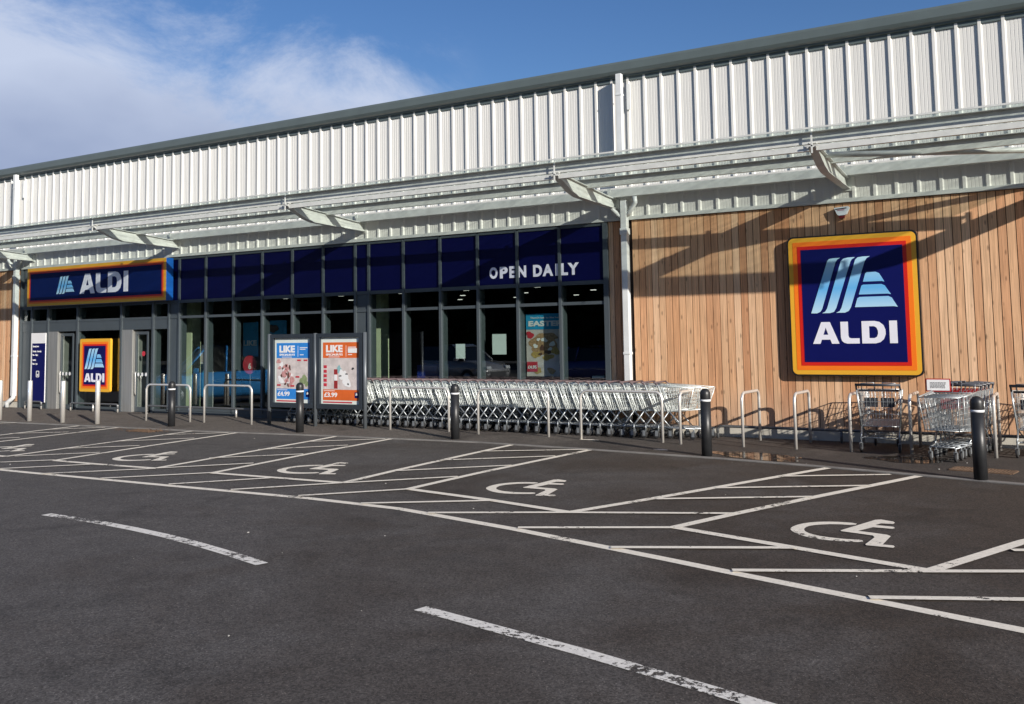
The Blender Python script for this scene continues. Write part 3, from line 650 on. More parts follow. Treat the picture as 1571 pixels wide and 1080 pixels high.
# ------------------------------------------------------------------ signs
NX, NZ = -2.975, 2.26       # centre of the navy field on the square sign (template)
T = {'s1': [(-3.653, 2.126), (-3.359, 2.988), (-3.329, 3.022), (-3.26, 3.031), (-3.151, 3.032), (-3.201, 3.005), (-3.232, 2.949), (-3.473, 2.197), (-3.504, 2.148), (-3.559, 2.124)],
 's2': [(-3.476, 2.124), (-3.426, 2.148), (-3.392, 2.202), (-3.142, 2.976), (-3.104, 3.014), (-3.032, 3.030), (-2.913, 3.032), (-2.969, 2.997), (-2.994, 2.954), (-3.247, 2.203), (-3.286, 2.142), (-3.347, 2.124)],
 's3': [(-3.25, 2.126), (-3.194, 2.152), (-3.162, 2.208), (-2.914, 2.989), (-2.875, 3.024), (-2.794, 3.035), (-2.682, 3.035), (-2.737, 3.004), (-2.767, 2.956), (-3.015, 2.209), (-3.05, 2.151), (-3.111, 2.125)],
 'b1': [(-2.807, 2.622), (-2.766, 2.758), (-2.745, 2.775), (-2.607, 2.775), (-2.555, 2.751), (-2.519, 2.688), (-2.478, 2.61), (-2.521, 2.622)],
 'b2': [(-2.88, 2.415), (-2.836, 2.556), (-2.81, 2.573), (-2.524, 2.573), (-2.476, 2.549), (-2.436, 2.482), (-2.387, 2.405), (-2.439, 2.415)],
 'b3': [(-2.95, 2.21), (-2.906, 2.354), (-2.87, 2.375), (-2.429, 2.375), (-2.38, 2.351), (-2.338, 2.277), (-2.294, 2.198), (-2.35, 2.21)]}
LT = {'A': [[(-3.642, 1.617), (-3.499, 1.976), (-3.36, 1.976), (-3.219, 1.617), (-3.337, 1.617), (-3.362, 1.685), (-3.499, 1.685), (-3.524, 1.617)], [(-3.470, 1.766), (-3.430, 1.885), (-3.391, 1.766)]],
 'L': [[(-3.192, 1.976), (-3.073, 1.976), (-3.073, 1.745), (-3.062, 1.715), (-3.03, 1.702), (-2.9, 1.702), (-2.9, 1.617), (-3.092, 1.617), (-3.145, 1.632), (-3.178, 1.665), (-3.192, 1.72)]],
 'D': [[(-2.86, 1.979), (-2.66, 1.979), (-2.585, 1.962), (-2.525, 1.91), (-2.498, 1.84), (-2.496, 1.764), (-2.525, 1.685), (-2.58, 1.636), (-2.65, 1.617), (-2.86, 1.617)], [(-2.746, 1.894), (-2.67, 1.894), (-2.632, 1.872), (-2.612, 1.82), (-2.612, 1.77), (-2.630, 1.722), (-2.668, 1.702), (-2.746, 1.702)]],
 'I': [[(-2.436, 1.979), (-2.318, 1.979), (-2.318, 1.617), (-2.436, 1.617)]]}
def emblem(parent, off, x0, x1, z0, z1, y, m):        # fits the stripe emblem in a rectangle
    ax, bx, az, bz = -3.653, -2.294, 2.124, 3.035; f = lambda P: [(x0 + (a - ax) / (bx - ax) * (x1 - x0), z0 + (b - az) / (bz - az) * (z1 - z0)) for a, b in P]
    return flat('emblem', [f(P) for P in T.values()], y, .005, m, parent, off)
def wordmark(parent, off, x0, x1, z0, z1, y, m, sq=1.):
    ax, bx, az, bz = -3.642, -2.318, 1.617, 1.979; f = lambda P: [(x0 + (a - ax) / (bx - ax) * (x1 - x0), z0 + (b - az) / (bz - az) * (z1 - z0)) for a, b in P]
    return flat('lettering', [f(P) for k_ in LT.values() for P in k_], y, .005, m, parent, off)
def bands(parent, off, X0, X1, Z0, Z1, y, r, ws, mats, names):
    ins = 0
    for i, (w_, mm, nm) in enumerate(zip(ws, mats, names)):
        flat(nm, [rrect(X0 + ins, X1 - ins, Z0 + ins, Z1 - ins, max(.004, r - ins))], y - .003 * (i + 1), .003, mm, parent, off); ins += w_
    return y - .003 * len(ws)
# square wall sign
so_ = (-2.98, 16.28, 1.09)
S1 = thing('wall_sign', 'large square bright blue ALDI sign with yellow, orange and red border on the larch boards', 'sign', so_)
flat('sign_box', [rrect(-4.02, -1.955, 1.085, 3.425, .10)], 16.16, .10, m_black, S1, so_)
yy = bands(S1, so_, -3.995, -1.98, 1.11, 3.40, 16.16, .09, (.072, .074, .058, 1), (m_yellow, m_orange, m_red, m_navyc), ('yellow_border', 'orange_border', 'red_border', 'navy_face'))
emblem(S1, so_, -3.653, -2.294, 2.124, 3.035, yy - .006, logo_blue('emblem_blue_large', 2.1, 3.05)); wordmark(S1, so_, -3.642, -2.318, 1.617, 1.979, yy - .006, m_white)
# fascia sign over the entrance
fo = (-22.4, 16.2, 2.86)
S2 = thing('fascia_sign', 'long navy ALDI box sign with yellow and orange border above the entrance', 'sign', fo)
MB().box(-25.25, -19.46, 16.0, 16.22, 2.865, 3.935).build('sign_box', m_bluebox, S2, off=fo)
yy = bands(S2, fo, -25.25, -19.46, 2.865, 3.935, 16.0, .006, (.075, .042, .042, 1), (m_yellow, m_orange, m_red, m_navy2), ('yellow_border', 'orange_border', 'red_border', 'navy_face'))
emblem(S2, fo, -23.9, -23.12, 3.17, 3.66, yy - .006, logo_blue('emblem_blue_long', 3.15, 3.68)); wordmark(S2, fo, -22.88, -20.90, 3.14, 3.68, yy - .006, m_white)
# small upright sign on the entrance glass
uo = (-22.4, 16.2, .5)
S3 = thing('upright_sign', 'small upright ALDI sign with orange border fixed in front of the entrance glass', 'sign', uo)
flat('sign_box', [rrect(-23.05, -21.78, .52, 1.93, .05)], 16.15, .06, m_yellow, S3, uo)
yy = bands(S3, uo, -23.05, -21.78, .52, 1.93, 16.15, .05, (.085, .06, .045, 1), (m_yellow, m_orange, m_red, m_navyc), ('yellow_border', 'orange_border', 'red_border', 'navy_face'))
emblem(S3, uo, -22.82, -22.02, 1.12, 1.67, yy - .006, logo_blue('emblem_blue_small', 1.1, 1.7)); wordmark(S3, uo, -22.83, -22.0, .78, 1.01, yy - .006, m_white)
# opening hours board
ho = (-25.02, 16.25, .2)
S4 = thing('opening_hours_board', 'tall navy opening hours board with a white header left of the doors', 'sign', ho)
MB().box(-25.36, -24.69, 16.22, 16.24, .18, 2.12).build('board', m_pwhite, S4, off=ho)
MB().box(-25.29, -24.70, 16.212, 16.219, .18, 1.83).build('navy_face', m_navyc, S4, off=ho)
for body, a, b, c_, d in (('Opening hours', -25.26, -24.98, 1.71, 1.77), ('Monday - Saturday', -25.26, -24.86, 1.57, 1.63), ('8am - 10pm', -25.26, -25.02, 1.47, 1.53), ('Sunday', -25.26, -25.10, 1.33, 1.39), ('10am - 4pm', -25.26, -25.03, 1.22, 1.28)):
    text('lettering', body, a, b, c_, d, 16.205, m_pwhite, S4, bold=.012, off=ho)
flat('icon', [rrect(-25.08, -24.94, .88, 1.06, .02), rrect(-25.06, -24.96, .9, 1.04, .015), rrect(-25.04, -24.98, .92, .97, .01)], 16.205, .004, m_pwhite, S4, ho)
# alarm box
ao = (-3.10, 16.25, 3.7)
S5 = thing('alarm_box', 'white shield-shaped alarm box with a dark red base high on the larch boards', 'alarm box', ao)
flat('cover', [[(-3.225, 3.875), (-3.0, 3.89), (-2.98, 3.87), (-3.03, 3.765), (-3.06, 3.745), (-3.15, 3.742), (-3.175, 3.757)][::-1]], 16.19, .09, mat('alarm_cover', (.62, .67, .72), .35), S5, ao)
flat('lens', [[(-3.155, 3.742), (-3.055, 3.745), (-3.07, 3.695), (-3.14, 3.692)][::-1]], 16.20, .07, mat('dark_red_lens', (.12, .012, .012), .3), S5, ao)
flat('printed_strip', [[(-3.20, 3.858), (-3.02, 3.868), (-3.022, 3.852), (-3.198, 3.842)][::-1]], 16.185, .003, m_plast, S5, ao)
flat('logo_patch', [[(-3.17, 3.838), (-3.05, 3.845), (-3.06, 3.825), (-3.165, 3.82)][::-1]], 16.185, .003, mat('mauve_print', (.4, .25, .32), .5), S5, ao)
# OPEN DAILY lettering
oo = (-9.05, 16.28, 3.0)
S6 = thing('fascia_lettering', 'white capital letters reading OPEN DAILY on the navy fascia', 'lettering', oo)
cx_ = lambda u: -10.06 + (u - 790) / (1298 - 790) * 2.03
for wd in (('OPEN', (790, 838, 852, 898, 908, 941, 955, 1005)), ('DAILY', (1045, 1095, 1098, 1157, 1170, 1190, 1201, 1238, 1237, 1298))):
    for k_, ch in enumerate(wd[0]):
        text('letter', ch, cx_(wd[1][2 * k_]), cx_(wd[1][2 * k_ + 1]), 2.99, 3.225, GL - .018, m_lilac, S6, bold=.045 if ch != 'I' else .03)
# ------------------------------------------------------------------ low rails at the wall foot
def low_rail(x0, x1, posts, label, y=16.04):
    t = thing('low_rail', label, 'rail', ((x0 + x1) / 2, y, .012), 0, 'low rails along the wall foot'); o = OFF[t.name]
    r = .06; mb = MB().tube([(x0, y, .10), (x0, y, .17), (x0 + .03, y, .205), (x0 + .06, y, .215), (x1 - .06, y, .215), (x1 - .03, y, .205), (x1, y, .17), (x1, y, .10)], .026, 10)
    mb.build('bar', m_rail, t, off=o)
    for q in posts: MB().tube([(q, y, .012), (q, y, .205)], .022, 10).build('leg', m_steel if x1 < -14 else m_rail, t, off=o)
low_rail(-25.3, -24.55, (-25.3, -24.55), 'short low rail under the opening hours board')
low_rail(-23.25, -21.30, (-23.25, -22.3, -21.30), 'low rail under the upright ALDI sign between the doors')
low_rail(-20.15, -15.0, (-20.15, -18.6, -17.0, -15.3), 'long low rail under the windows behind the two left hoops')
low_rail(-5.3, 7.8, (-5.3, -3.23, -1.2, .9, 3, 5.1, 7.2), 'long dark low rail at the foot of the larch boards')
# ------------------------------------------------------------------ hoops
def hoop_mesh(L_, hgt=.85, r=.024):
    R = .13; P = [(0, 0, -.02), (0, 0, hgt - R)]
    for k_ in range(1, 7): a = radians(15 * k_); P.append((R - R * cos(a), 0, hgt - R + R * sin(a)))
    for k_ in range(1, 7): a = radians(15 * k_); P.append((L_ - R + R * sin(a), 0, hgt - R + R * cos(a)))
    P.append((L_, 0, -.02)); 
    return MB().tube(P, r, 12)
def hoop(x, y, L_, rz, label, group):
    o = hoop_mesh(L_).build('steel_hoop', m_steel); o.location = (x, y, hz(x, y) + .012); o.rotation_euler = (0, 0, rz)
    tag(o, label, 'hoop barrier', group); return o
G_A = 'wide steel hoops in front of the shopfront'; G_B = 'narrow steel hoops set end-on to the larch wall'
for x, y, L_, rz, lab in [(-18.98, 15.08, 1.45, .04, 'leftmost wide steel hoop, beside the entrance behind the first black bollard'), (-17.07, 15.14, 1.50, .0, 'wide steel hoop just left of the blue poster stand'), (-11.84, 15.27, 1.40, .03, 'wide steel hoop just right of the orange poster'), (-9.66, 15.15, 1.49, .02, 'wide steel hoop under the Easter poster, middle of the trolley row'), (-7.45, 15.05, 1.51, .02, 'wide steel hoop before the right end of the trolley row')]:
    hoop(x, y, L_, rz, lab, G_A)
for x, lab in [(-5.58, 'narrow steel hoop at the nose of the trolley row, half hidden by a black bollard'), (-4.53, 'narrow steel hoop standing alone right of the second black bollard from the right'), (-3.70, 'narrow steel hoop under the left edge of the square ALDI sign'), (-2.88, 'narrow steel hoop left of the single trolley'), (-2.03, 'narrow steel hoop between the single trolley and the short trolley stack'), (-.93, 'narrow steel hoop just right of the rightmost black bollard'), (.14, 'narrow steel hoop furthest right')]:
    hoop(x, 14.96, .97, pi / 2, lab, G_B)
# ------------------------------------------------------------------ bollards
def bollard_proto():
    t = thing('black_bollard', '', 'bollard', (0, 0, 0), 0, 'black plastic bollards along the kerb')
    r = .079; MB().lathe([(r, -.03), (r, .80), (r * .97, .80), (r * .97, .806)], 28).build('post', m_bollard, t)
    MB().lathe([(r + .001, .806), (r + .002, .835), (r * .97, .835)], 28).build('band', m_band, t)
    prof = [(r * .98, .8355), (r, .84), (r, .915)] + [(r * cos(radians(a)), .915 + .085 * sin(radians(a))) for a in range(15, 90, 15)] + [(.004, 1.0)]
    MB().lathe(prof, 28).build('cap', m_bollard, t); return t
bp0 = bollard_proto(); first = True
for x, y, lab in [(-17.3, 14.42, 'leftmost black bollard with white band, at the kerb by the leaf-choked grate'), (-13.46, 14.40, 'black bollard in front of the blue poster'), (-9.70, 14.43, 'black bollard before the middle of the trolley row'), (-4.72, 13.75, 'black bollard at the right end of the trolley row, beside the left puddle'), (-.97, 12.73, 'nearest and rightmost black bollard, before the trolley stack')]:
    b = bp0 if first else copy_tree(bp0); first = False
    b.location = (x, y, hz(x, y) + .012); b['label'] = lab; b['group'] = 'black plastic bollards along the kerb'
sb0 = None
for x, y, lab in [(-23.56, 14.27, 'steel bollard cut by the left edge of the photo'), (-22.34, 14.29, 'second steel bollard from the left, before the opening hours board'), (-21.01, 14.29, 'steel bollard before the left automatic door'), (-19.73, 14.31, 'steel bollard in front of the small upright ALDI sign')]:
    if sb0 is None:
        sb0 = MB().lathe([(.056, -.03), (.056, .985), (.050, .996), (.03, 1.0)], 24).build('steel_bollard', m_steel); o = sb0
    else: o = sb0.copy(); C.objects.link(o)
    o.location = (x, y, hz(x, y) + .012); tag(o, lab, 'bollard', 'steel bollards before the entrance')
# ------------------------------------------------------------------ trolleys (local: x forward, handle at x=0)
def lerp(a, b, t): return tuple(p + (q - p) * t for p, q in zip(a, b))
def trolley_proto(name='shopping_trolley', seat=m_plast, grip=m_grip, m_zinc=m_zinc, wr=.0036, deep=False):
    t = thing(name, '', 'trolley')
    RT, RB, FT, FB = (.03, .275, .93), (.19, .235, .46), (.90, .205, .88), (.78, .175, .52)
    hz_ = .965
    if deep: RT, RB, FT, FB, hz_ = (.03, .31, .93), (.14, .275, .37), (.96, .26, .88), (.84, .225, .42), 1.0
    S_ = lambda p, s: (p[0], p[1] * s, p[2])
    mb = MB()
    for s in (1, -1):
        for i in range(1, 17):
            q = i / 17; mb.tube([lerp(S_(RB, s), S_(FB, s), q), lerp(S_(RT, s), S_(FT, s), q)], wr, 4, caps=False)
        for i in range(1, 6):
            q = i / 6; mb.tube([lerp(S_(RB, s), S_(RT, s), q), lerp(S_(FB, s), S_(FT, s), q)], wr, 4, caps=False)
    for i in range(1, 10):
        q = i / 10; a = lerp(S_(FB, 1), S_(FB, -1), q); b = lerp(S_(FT, 1), S_(FT, -1), q); mb.tube([a, b], wr, 4, caps=False)
        a2 = lerp(S_(RB, 1), S_(RB, -1), q); mb.tube([a2, a], wr, 4, caps=False)
        a3 = lerp(S_(RT, 1), S_(RT, -1), q); mb.tube([a2, lerp(a2, a3, .93)], wr, 4, caps=False)
    for i in range(1, 6):
        q = i / 6; mb.tube([lerp(S_(FB, 1), S_(FT, 1), q), lerp(S_(FB, -1), S_(FT, -1), q)], wr, 4, caps=False)
        mb.tube([lerp(S_(RB, 1), S_(RT, 1), q), lerp(S_(RB, -1), S_(RT, -1), q)], wr, 4, caps=False)
    for i in range(1, 9):
        q = i / 9; mb.tube([lerp(S_(RB, 1), S_(FB, 1), q), lerp(S_(RB, -1), S_(FB, -1), q)], wr, 4, caps=False)
    mb.build('basket', m_zinc, t)
    mb = MB()
    for s in (1, -1):
        mb.tube([S_(RB, s), S_(RT, s)], .0115, 6); mb.tube([S_((RB[0] + .07, RB[1], RB[2] + .01), s), S_((.10, RT[1] - .004, .92), s)], .008, 6)
        mb.tube([S_(RT, s), S_(FT, s)], .008, 6); mb.tube([S_(RB, s), S_(FB, s)], .007, 6)
    mb.tube([S_(FT, 1), S_(FT, -1)], .008, 6); mb.tube([S_(FB, 1), S_(FB, -1)], .007, 6); mb.tube([S_(RB, 1), S_(RB, -1)], .007, 6)
    mb.tube([S_(FB, 1), S_(FT, 1)], .007, 6); mb.tube([S_(FB, -1), S_(FT, -1)], .007, 6)
    mb.build('basket_rim', m_zinc, t)
    mb = MB()
    for s in (1, -1):
        mb.tube([S_((RB[0] + .01, RB[1], RB[2]), s), S_((.07, .265, .28), s), S_((.0, .27, .215), s)], .0125, 6)
        mb.tube([S_((0, .27, .20), s), S_((.88, .165, .185), s)], .0125, 6)
        mb.tube([S_((RB[0] + .03, RB[1] - .003, RB[2]), s), S_((.46, .215, .20), s)], .011, 6)
        mb.tube([S_((.02, .27, .13), s), S_((.02, .27, .24), s)], .013, 6); mb.tube([S_((.86, .165, .13), s), S_((.86, .165, .2), s)], .013, 6)
    for x, yy_ in ((.10, .255), (.46, .214), (.88, .165)): mb.tube([(x, yy_, .20), (x, -yy_, .20)], .009, 6)
    for i in range(1, 5): mb.tube([(.1, -.25 + i * .1, .205), (.86, -.16 + i * .064, .19)], .004, 4)
    mb.build('chassis', m_zincd, t)
    MB().tube([(-.035, -RT[1] - .01, hz_), (-.035, RT[1] + .01, hz_)], .0165 if not deep else .021, 10).tube([(-.035, RT[1] - .005, hz_), (.03, RT[1], .925)], .014, 6).tube([(-.035, -RT[1] + .005, hz_), (.03, -RT[1], .925)], .014, 6).build('handle', grip, t)
    mb = MB().prism_x([(-.21, 0), (.21, 0), (.21, .004), (-.21, .004)], 0, .001); mb = MB()
    mb.box(.105, .113, -.215, -.02, .66, .80); mb.box(.105, .113, .02, .215, .66, .80);
    mb.build('child_seat', seat, t)
    if deep:
        mb = MB(); mb.face([(RB[0] + .01, -RB[1] + .01, RB[2] + .006), (FB[0] - .01, -FB[1] + .01, FB[2] + .006), (FB[0] - .01, FB[1] - .01, FB[2] + .006), (RB[0] + .01, RB[1] - .01, RB[2] + .006)]); mb.build('basket_base', m_base, t)
        mb = MB(); random.seed(2)
        for s in (-1, 1):
            mb.tube([(.06, s * .24, .91), (.03, s * .24, 1.02), (.03, s * .06, 1.03), (.08, s * .06, .90)], .008, 6)
            for q in range(5): mb.tube([(.10, s * (.05 + q * .045), .93), (.11, s * (.05 + q * .045), .66)], .004, 4)
        mb.tube([(.15, -.28, .90), (.15, .28, .90)], .009, 6); mb.tube([(.22, -.28, .74), (.12, -.28, .74), (.12, .28, .74), (.22, .28, .74)], .006, 6)
        mb.build('seat_frame', m_zincd, t)
        MB().box(.05, .07, -.285, .285, .895, .925).build('seat_back_strip', seat, t)
    for x, yy_ in ((.0, .27), (.0, -.27), (.86, .165), (.86, -.165)):
        mb = MB(); mb.box(x - .035, x + .015, yy_ - .022, yy_ - .017, .045, .135); mb.box(x - .035, x + .015, yy_ + .017, yy_ + .022, .045, .135); mb.box(x - .035, x + .02, yy_ - .022, yy_ + .022, .13, .138)
        cs = mb.build('castor', m_zincd, t)
        MB().lathe([(.012, -.0145), (.040, -.0145), (.042, -.012), (.042, .012), (.040, .0145), (.012, .0145)], 16, x - .015, yy_, .062, axis='y').build('wheel', m_wheel, cs)
        MB().lathe([(.0425, -.0155), (.058, -.0155), (.061, -.010), (.061, .010), (.058, .0155), (.0425, .0155)], 18, x - .015, yy_, .062, axis='y').build('tyre', m_tyre, cs)
    return t
tp = trolley_proto()
def place(x, y, rz, label, group=None, first=False, src=None):
    o = (src or tp) if first else copy_tree(src or tp)
    o.location = (x, y, hz(x, y) + .013); o.rotation_euler = (0, 0, rz); o['label'] = label; o['category'] = 'trolley'
    if group: o['group'] = group
    return o
NT = 41; X0 = -14.95; PIT = .218
random.seed(21)
for i in range(NT):
    x = X0 + i * PIT + random.uniform(-.02, .02); lab = 'one of the chrome trolleys nested inside the long row before the shop window'
    if i == NT - 1: lab = 'foremost trolley of the long nested row, its bare basket nose showing at the right end'
    if i == 0: lab = 'rearmost trolley of the long nested row, behind the blue poster stand'
    place(x, 15.90 - .0025 * i + random.uniform(-.012, .012), random.uniform(-.02, .02) - .006, lab, 'long row of nested trolleys', first=(i == 0))
ts = trolley_proto(m_zinc=m_zinc2, wr=.0033, deep=True, grip=m_plast)
place(-2.47, 15.02, pi / 2 + .05, 'single chrome trolley with black handle and dark child seat, standing between two hoops', first=True, src=ts)
place(-.40, 15.05, pi / 2 - .10, 'chrome trolley with black handle cut by the right edge of the photo', src=ts)
tr = trolley_proto(seat=m_redp, grip=m_plast, m_zinc=m_zinc2, wr=.0033, deep=True)
ang = -pi / 2 - .16; random.seed(4)
for i, lab in enumerate(('front trolley of the short stack, its basket facing the car park with a red-framed card', 'second trolley in the short stack, with red child seat', 'third trolley in the short stack, with red child seat', 'hindmost trolley of the short stack, nearest the wall')):
    d = .90 - .23 * i
    x = -1.42 - cos(ang) * d; y = 14.92 - sin(ang) * d
    place(x, y, ang + random.uniform(-.03, .03), lab, 'short stack of trolleys with red seats', first=(i == 0), src=tr)
ct = (-1.62, 14.96, hz(-1.6, 14.96) + .012)
cd = thing('card_holder', 'white card in a red frame on top of the short trolley stack', 'card holder', (-1.60, 15.0, .93), .0)
MB().box(-1.80, -1.47, 14.99, 15.005, .93, 1.115).build('red_frame', m_redp, cd, off=(-1.60, 15.0, .93)); MB().box(-1.785, -1.485, 14.984, 14.989, .945, 1.10).build('card', m_pwhite, cd, off=(-1.60, 15.0, .93))
mb = MB(); random.seed(8)
for r_ in range(5):
    x = -1.74
    while x < -1.54: l = random.uniform(.008, .03); mb.box(x, min(x + l, -1.53), 14.981, 14.9835, .98 + r_ * .018, .989 + r_ * .018); x += l + .008
mb.build('printed_lines', m_rail, cd, off=(-1.60, 15.0, .93))

# ------------------------------------------------------------------ poster stand
po = (-13.86, 15.3, 0); PS = thing('poster_stand', 'dark framed double poster stand on three grey posts', 'poster stand', po)
for x in (-15.2, -13.86, -12.51):
    MB().tube([(x, 15.3, -.04), (x, 15.3, 1.955)], .042, 14).build('post', m_rail if False else mat('grey_post', (.105, .12, .135), .4, .2), PS, off=po)
def poster(x0, x1, z0, z1, y, base, label, price, kind):
    o = ((x0 + x1) / 2, y, z0); t = thing('poster', label, 'poster', o)
    MB().box(x0, x1, y - .004, y, z0, z1).build('sheet', mat('poster_paper', (.66, .72, .68), .5, var=.06), t, off=o)  # plain pale green-white paper, one even colour
    W, H_ = x1 - x0, z1 - z0; X = lambda u: x0 + u * W; Z = lambda v: z1 - v * H_
    def rect(nm, u0, u1, v0, v1, m, d=1): MB().box(X(u0), X(u1), y - .004 - .003 * d, y - .004 - .003 * (d - 1), Z(v1), Z(v0)).build(nm, m, t, off=o)
    rect('header', .05, .985, .075, .31, base); rect('picture', .05, .985, .311, .785, m_pale); rect('footer', .05, .985, .786, .945, base)
    rect('bottom_strip', .05, .80, .965, .985, m_pred, 1)
    text('lettering', 'LIKE', X(.13), X(.56), Z(.225), Z(.115), y - .0105, m_pwhite, t, th=.003, bold=.05, off=o)
    text('lettering', 'SPECIALBUYS', X(.13), X(.56), Z(.275), Z(.243), y - .0105, m_pwhite, t, th=.003, bold=.03, off=o)
    rect('divider', .645, .65, .12, .29, m_pwhite, 2)
    text('price', price, X(.08), X(.42), Z(.90), Z(.83), y - .0105, m_pwhite, t, th=.003, bold=.03, off=o)
    MB().box(X(.87), X(.97), y - .012, y - .0072, Z(.905), Z(.82)).build('logo_patch', m_navyc, t, off=o)
    emblem(t, o, X(.89), X(.95), Z(.868), Z(.832), y - .0165, m_pwhite)
    def dot(nm, u, v, r, m, s, ry=1.): flat(nm, [[(a, b) for a, b in blob(X(u), Z(v), r * W, r * W * ry, s)]], y - .0105, .003, m, t, o)
    def lump(nm, spots, m, s0=0):        # an irregular printed patch of several blobs in one mesh
        mbs = MB()
        for i, (u, v, r, ry) in enumerate(spots):
            P = blob(X(u), Z(v), r * W, r * W * ry, s0 + i); yy2 = y - .0090 - .0004 * i
            mbs.face([(a, yy2, b) for a, b in P])
        mbs.build(nm, m, t, off=o)
    if kind == 0:
        random.seed(77)
        sp_ = lambda n_, lo, hi, e0, e1: [(random.gauss(.33, .10), random.uniform(.40, .74), random.uniform(lo, hi), random.uniform(e0, e1)) for _ in range(n_)]
        lump('printed_garment', sp_(13, .03, .065, .8, 1.8), m_ppink, 10); lump('printed_cream', sp_(10, .025, .05, .7, 1.6), m_pwhite, 40)
        random.seed(78); lump('printed_dark', sp_(12, .012, .032, .7, 2.2), m_pbrown, 30)
        rect('printed_tile', .60, .97, .32, .55, m_pale, 2); lump('printed_flowers', [(.68, .43, .07, .9), (.69, .49, .025, 2.2)], m_pgold, 50); lump('printed_flowers', [(.88, .41, .065, .9)], m_ppink, 54); lump('printed_flowers', [(.80, .65, .10, 1), (.88, .70, .06, 1)], m_pgreen, 57)
        for u, v in ((.68, .345), (.86, .345), (.64, .60), (.12, .73), (.50, .74)): rect('price_tag', u - .05, u + .05, v - .012, v + .012, m_pred, 3)
        dot('badge', .11, .36, .05, m_ppink, 3)
    else:
        for i in range(5): rect('price_tag', .07, .15, .42 + i * .068, .465 + i * .068, m_pred, 2)
        rect('printed_bottle', .34, .43, .48, .77, mat('poster_rosewood', (.30, .03, .03), .4), 2); rect('printed_label', .345, .425, .56, .65, m_pwhite, 3)
        lump('printed_jewellery', [(.60, .58, .09, 1.2), (.66, .67, .10, 1), (.52, .55, .05, 1.8)], m_pwhite, 60)
        lump('printed_dark', [(.82, .47, .035, .6), (.70, .70, .02, 1), (.50, .58, .035, .4), (.66, .55, .03, .5)], m_plast, 70)
        lump('printed_teal', [(.48, .49, .06, 1.4)], mat('poster_teal', (.25, .45, .47), .5), 75)
        rect('offer_box', .70, .93, .165, .235, m_pwhite, 3)
    for k_, v in enumerate((.15, .175, .26)): rect('printed_line', .70, .90 - .05 * k_, v - .006, v + .006, m_pwhite, 2)
    rect('printed_line', .2, .48, .291, .299, m_pwhite, 2); rect('printed_line', .07, .35, .80, .808, m_pwhite, 2)
    return t
for (a, b) in ((-15.145, -13.915), (-13.805, -12.565)):
    mb = MB(); y0, y1 = 15.27, 15.34
    mb.box(a, b, y0, y1, 1.86, 1.945).box(a, b, y0, y1, .36, .46).box(a, a + .085, y0 + .001, y1 - .001, .46, 1.86).box(b - .085, b, y0 + .001, y1 - .001, .46, 1.86)
    mb.box(a + .085, b - .085, y1 - .012, y1 - .002, .46, 1.86)
    mb.build('display_frame', m_plast if False else mat('charcoal_frame', (.030, .038, .048), .35), PS, off=po)
    
poster(-15.055, -14.005, .462, 1.858, 15.325, m_pblue, 'blue and white offer poster priced £4.99 in the left half of the stand', '£4.99', 0)
poster(-13.715, -12.655, .462, 1.858, 15.325, m_porange, 'orange offer poster priced £3.99 in the right half of the stand', '£3.99', 1)
# Easter poster inside the window
eo = (-8.85, 16.48, 1.0); EP = thing('easter_poster', 'tall Easter poster with blue header behind the window glass', 'poster', eo)
def er(nm, x0, x1, z0, z1, y, m): return MB().box(x0, x1, y, y + .003, z0, z1).build(nm, m, EP, off=eo)
er('sheet', -9.34, -8.42, 1.02, 2.26, 16.486, m_pale); er('header', -9.34, -8.42, 1.95, 2.26, 16.480, m_cyan)
text('lettering', 'EASTER', -9.28, -8.50, 2.01, 2.12, 16.474, m_pwhite, EP, th=.003, bold=.05, off=eo)
text('lettering', "There's lots to like here", -9.24, -8.55, 2.165, 2.20, 16.474, m_pwhite, EP, th=.003, bold=.02, off=eo)
er('price_box', -9.33, -9.09, 1.11, 1.31, 16.478, m_pred); text('price', '£4.95', -9.31, -9.11, 1.17, 1.235, 16.472, m_pwhite, EP, th=.003, bold=.03, off=eo)
def spots(nm, L_, m, y, s0):
    mb = MB()
    for i, (x, z, rx, rz) in enumerate(L_):
        P = blob(x, z, rx, rz, s0 + i); mb.face([(a, y - .0003 * i, b) for a, b in P])
    mb.build(nm, m, EP, off=eo)
spots('printed_food', [(-8.95, 1.70, .27, .18), (-9.0, 1.58, .22, .14), (-8.85, 1.80, .20, .08)], mat('poster_toast', (.42, .26, .14), .5, var=.5, vscale=25), 16.483, 80)
spots('printed_garnish', [(-9.12, 1.45, .10, .07), (-8.85, 1.40, .12, .06), (-8.68, 1.52, .09, .08), (-9.08, 1.13, .08, .06), (-8.78, 1.13, .09, .06)], m_pgold, 16.4815, 90)
spots('printed_crumbs', [(-9.13, 1.62, .05, .04), (-8.75, 1.66, .06, .05), (-8.93, 1.74, .07, .04), (-9.06, 1.75, .04, .03), (-8.80, 1.56, .05, .03)], m_pwhite, 16.480, 120)
spots('printed_fruit', [(-8.98, 1.58, .06, .05), (-8.85, 1.50, .07, .04), (-9.02, 1.46, .04, .03)], m_pbrown, 16.479, 95)
spots('badge', [(-9.25, 1.84, .075, .075)], m_pred, 16.4785, 99)
for (x0, x1, z0, z1, lab) in ((-10.92, -10.69, 1.38, 1.68, 'small sheet of white paper stuck low inside the window'), (-10.03, -9.70, 1.46, 1.87, 'larger sheet of white paper stuck inside the window left of the Easter poster')):
    o = MB().box(x0, x1, GL + .006, GL + .008, z0, z1).build('paper_notice', m_paper, off=(x0, GL, z0)); o.location = (x0, GL, z0); tag(o, lab, 'notice')
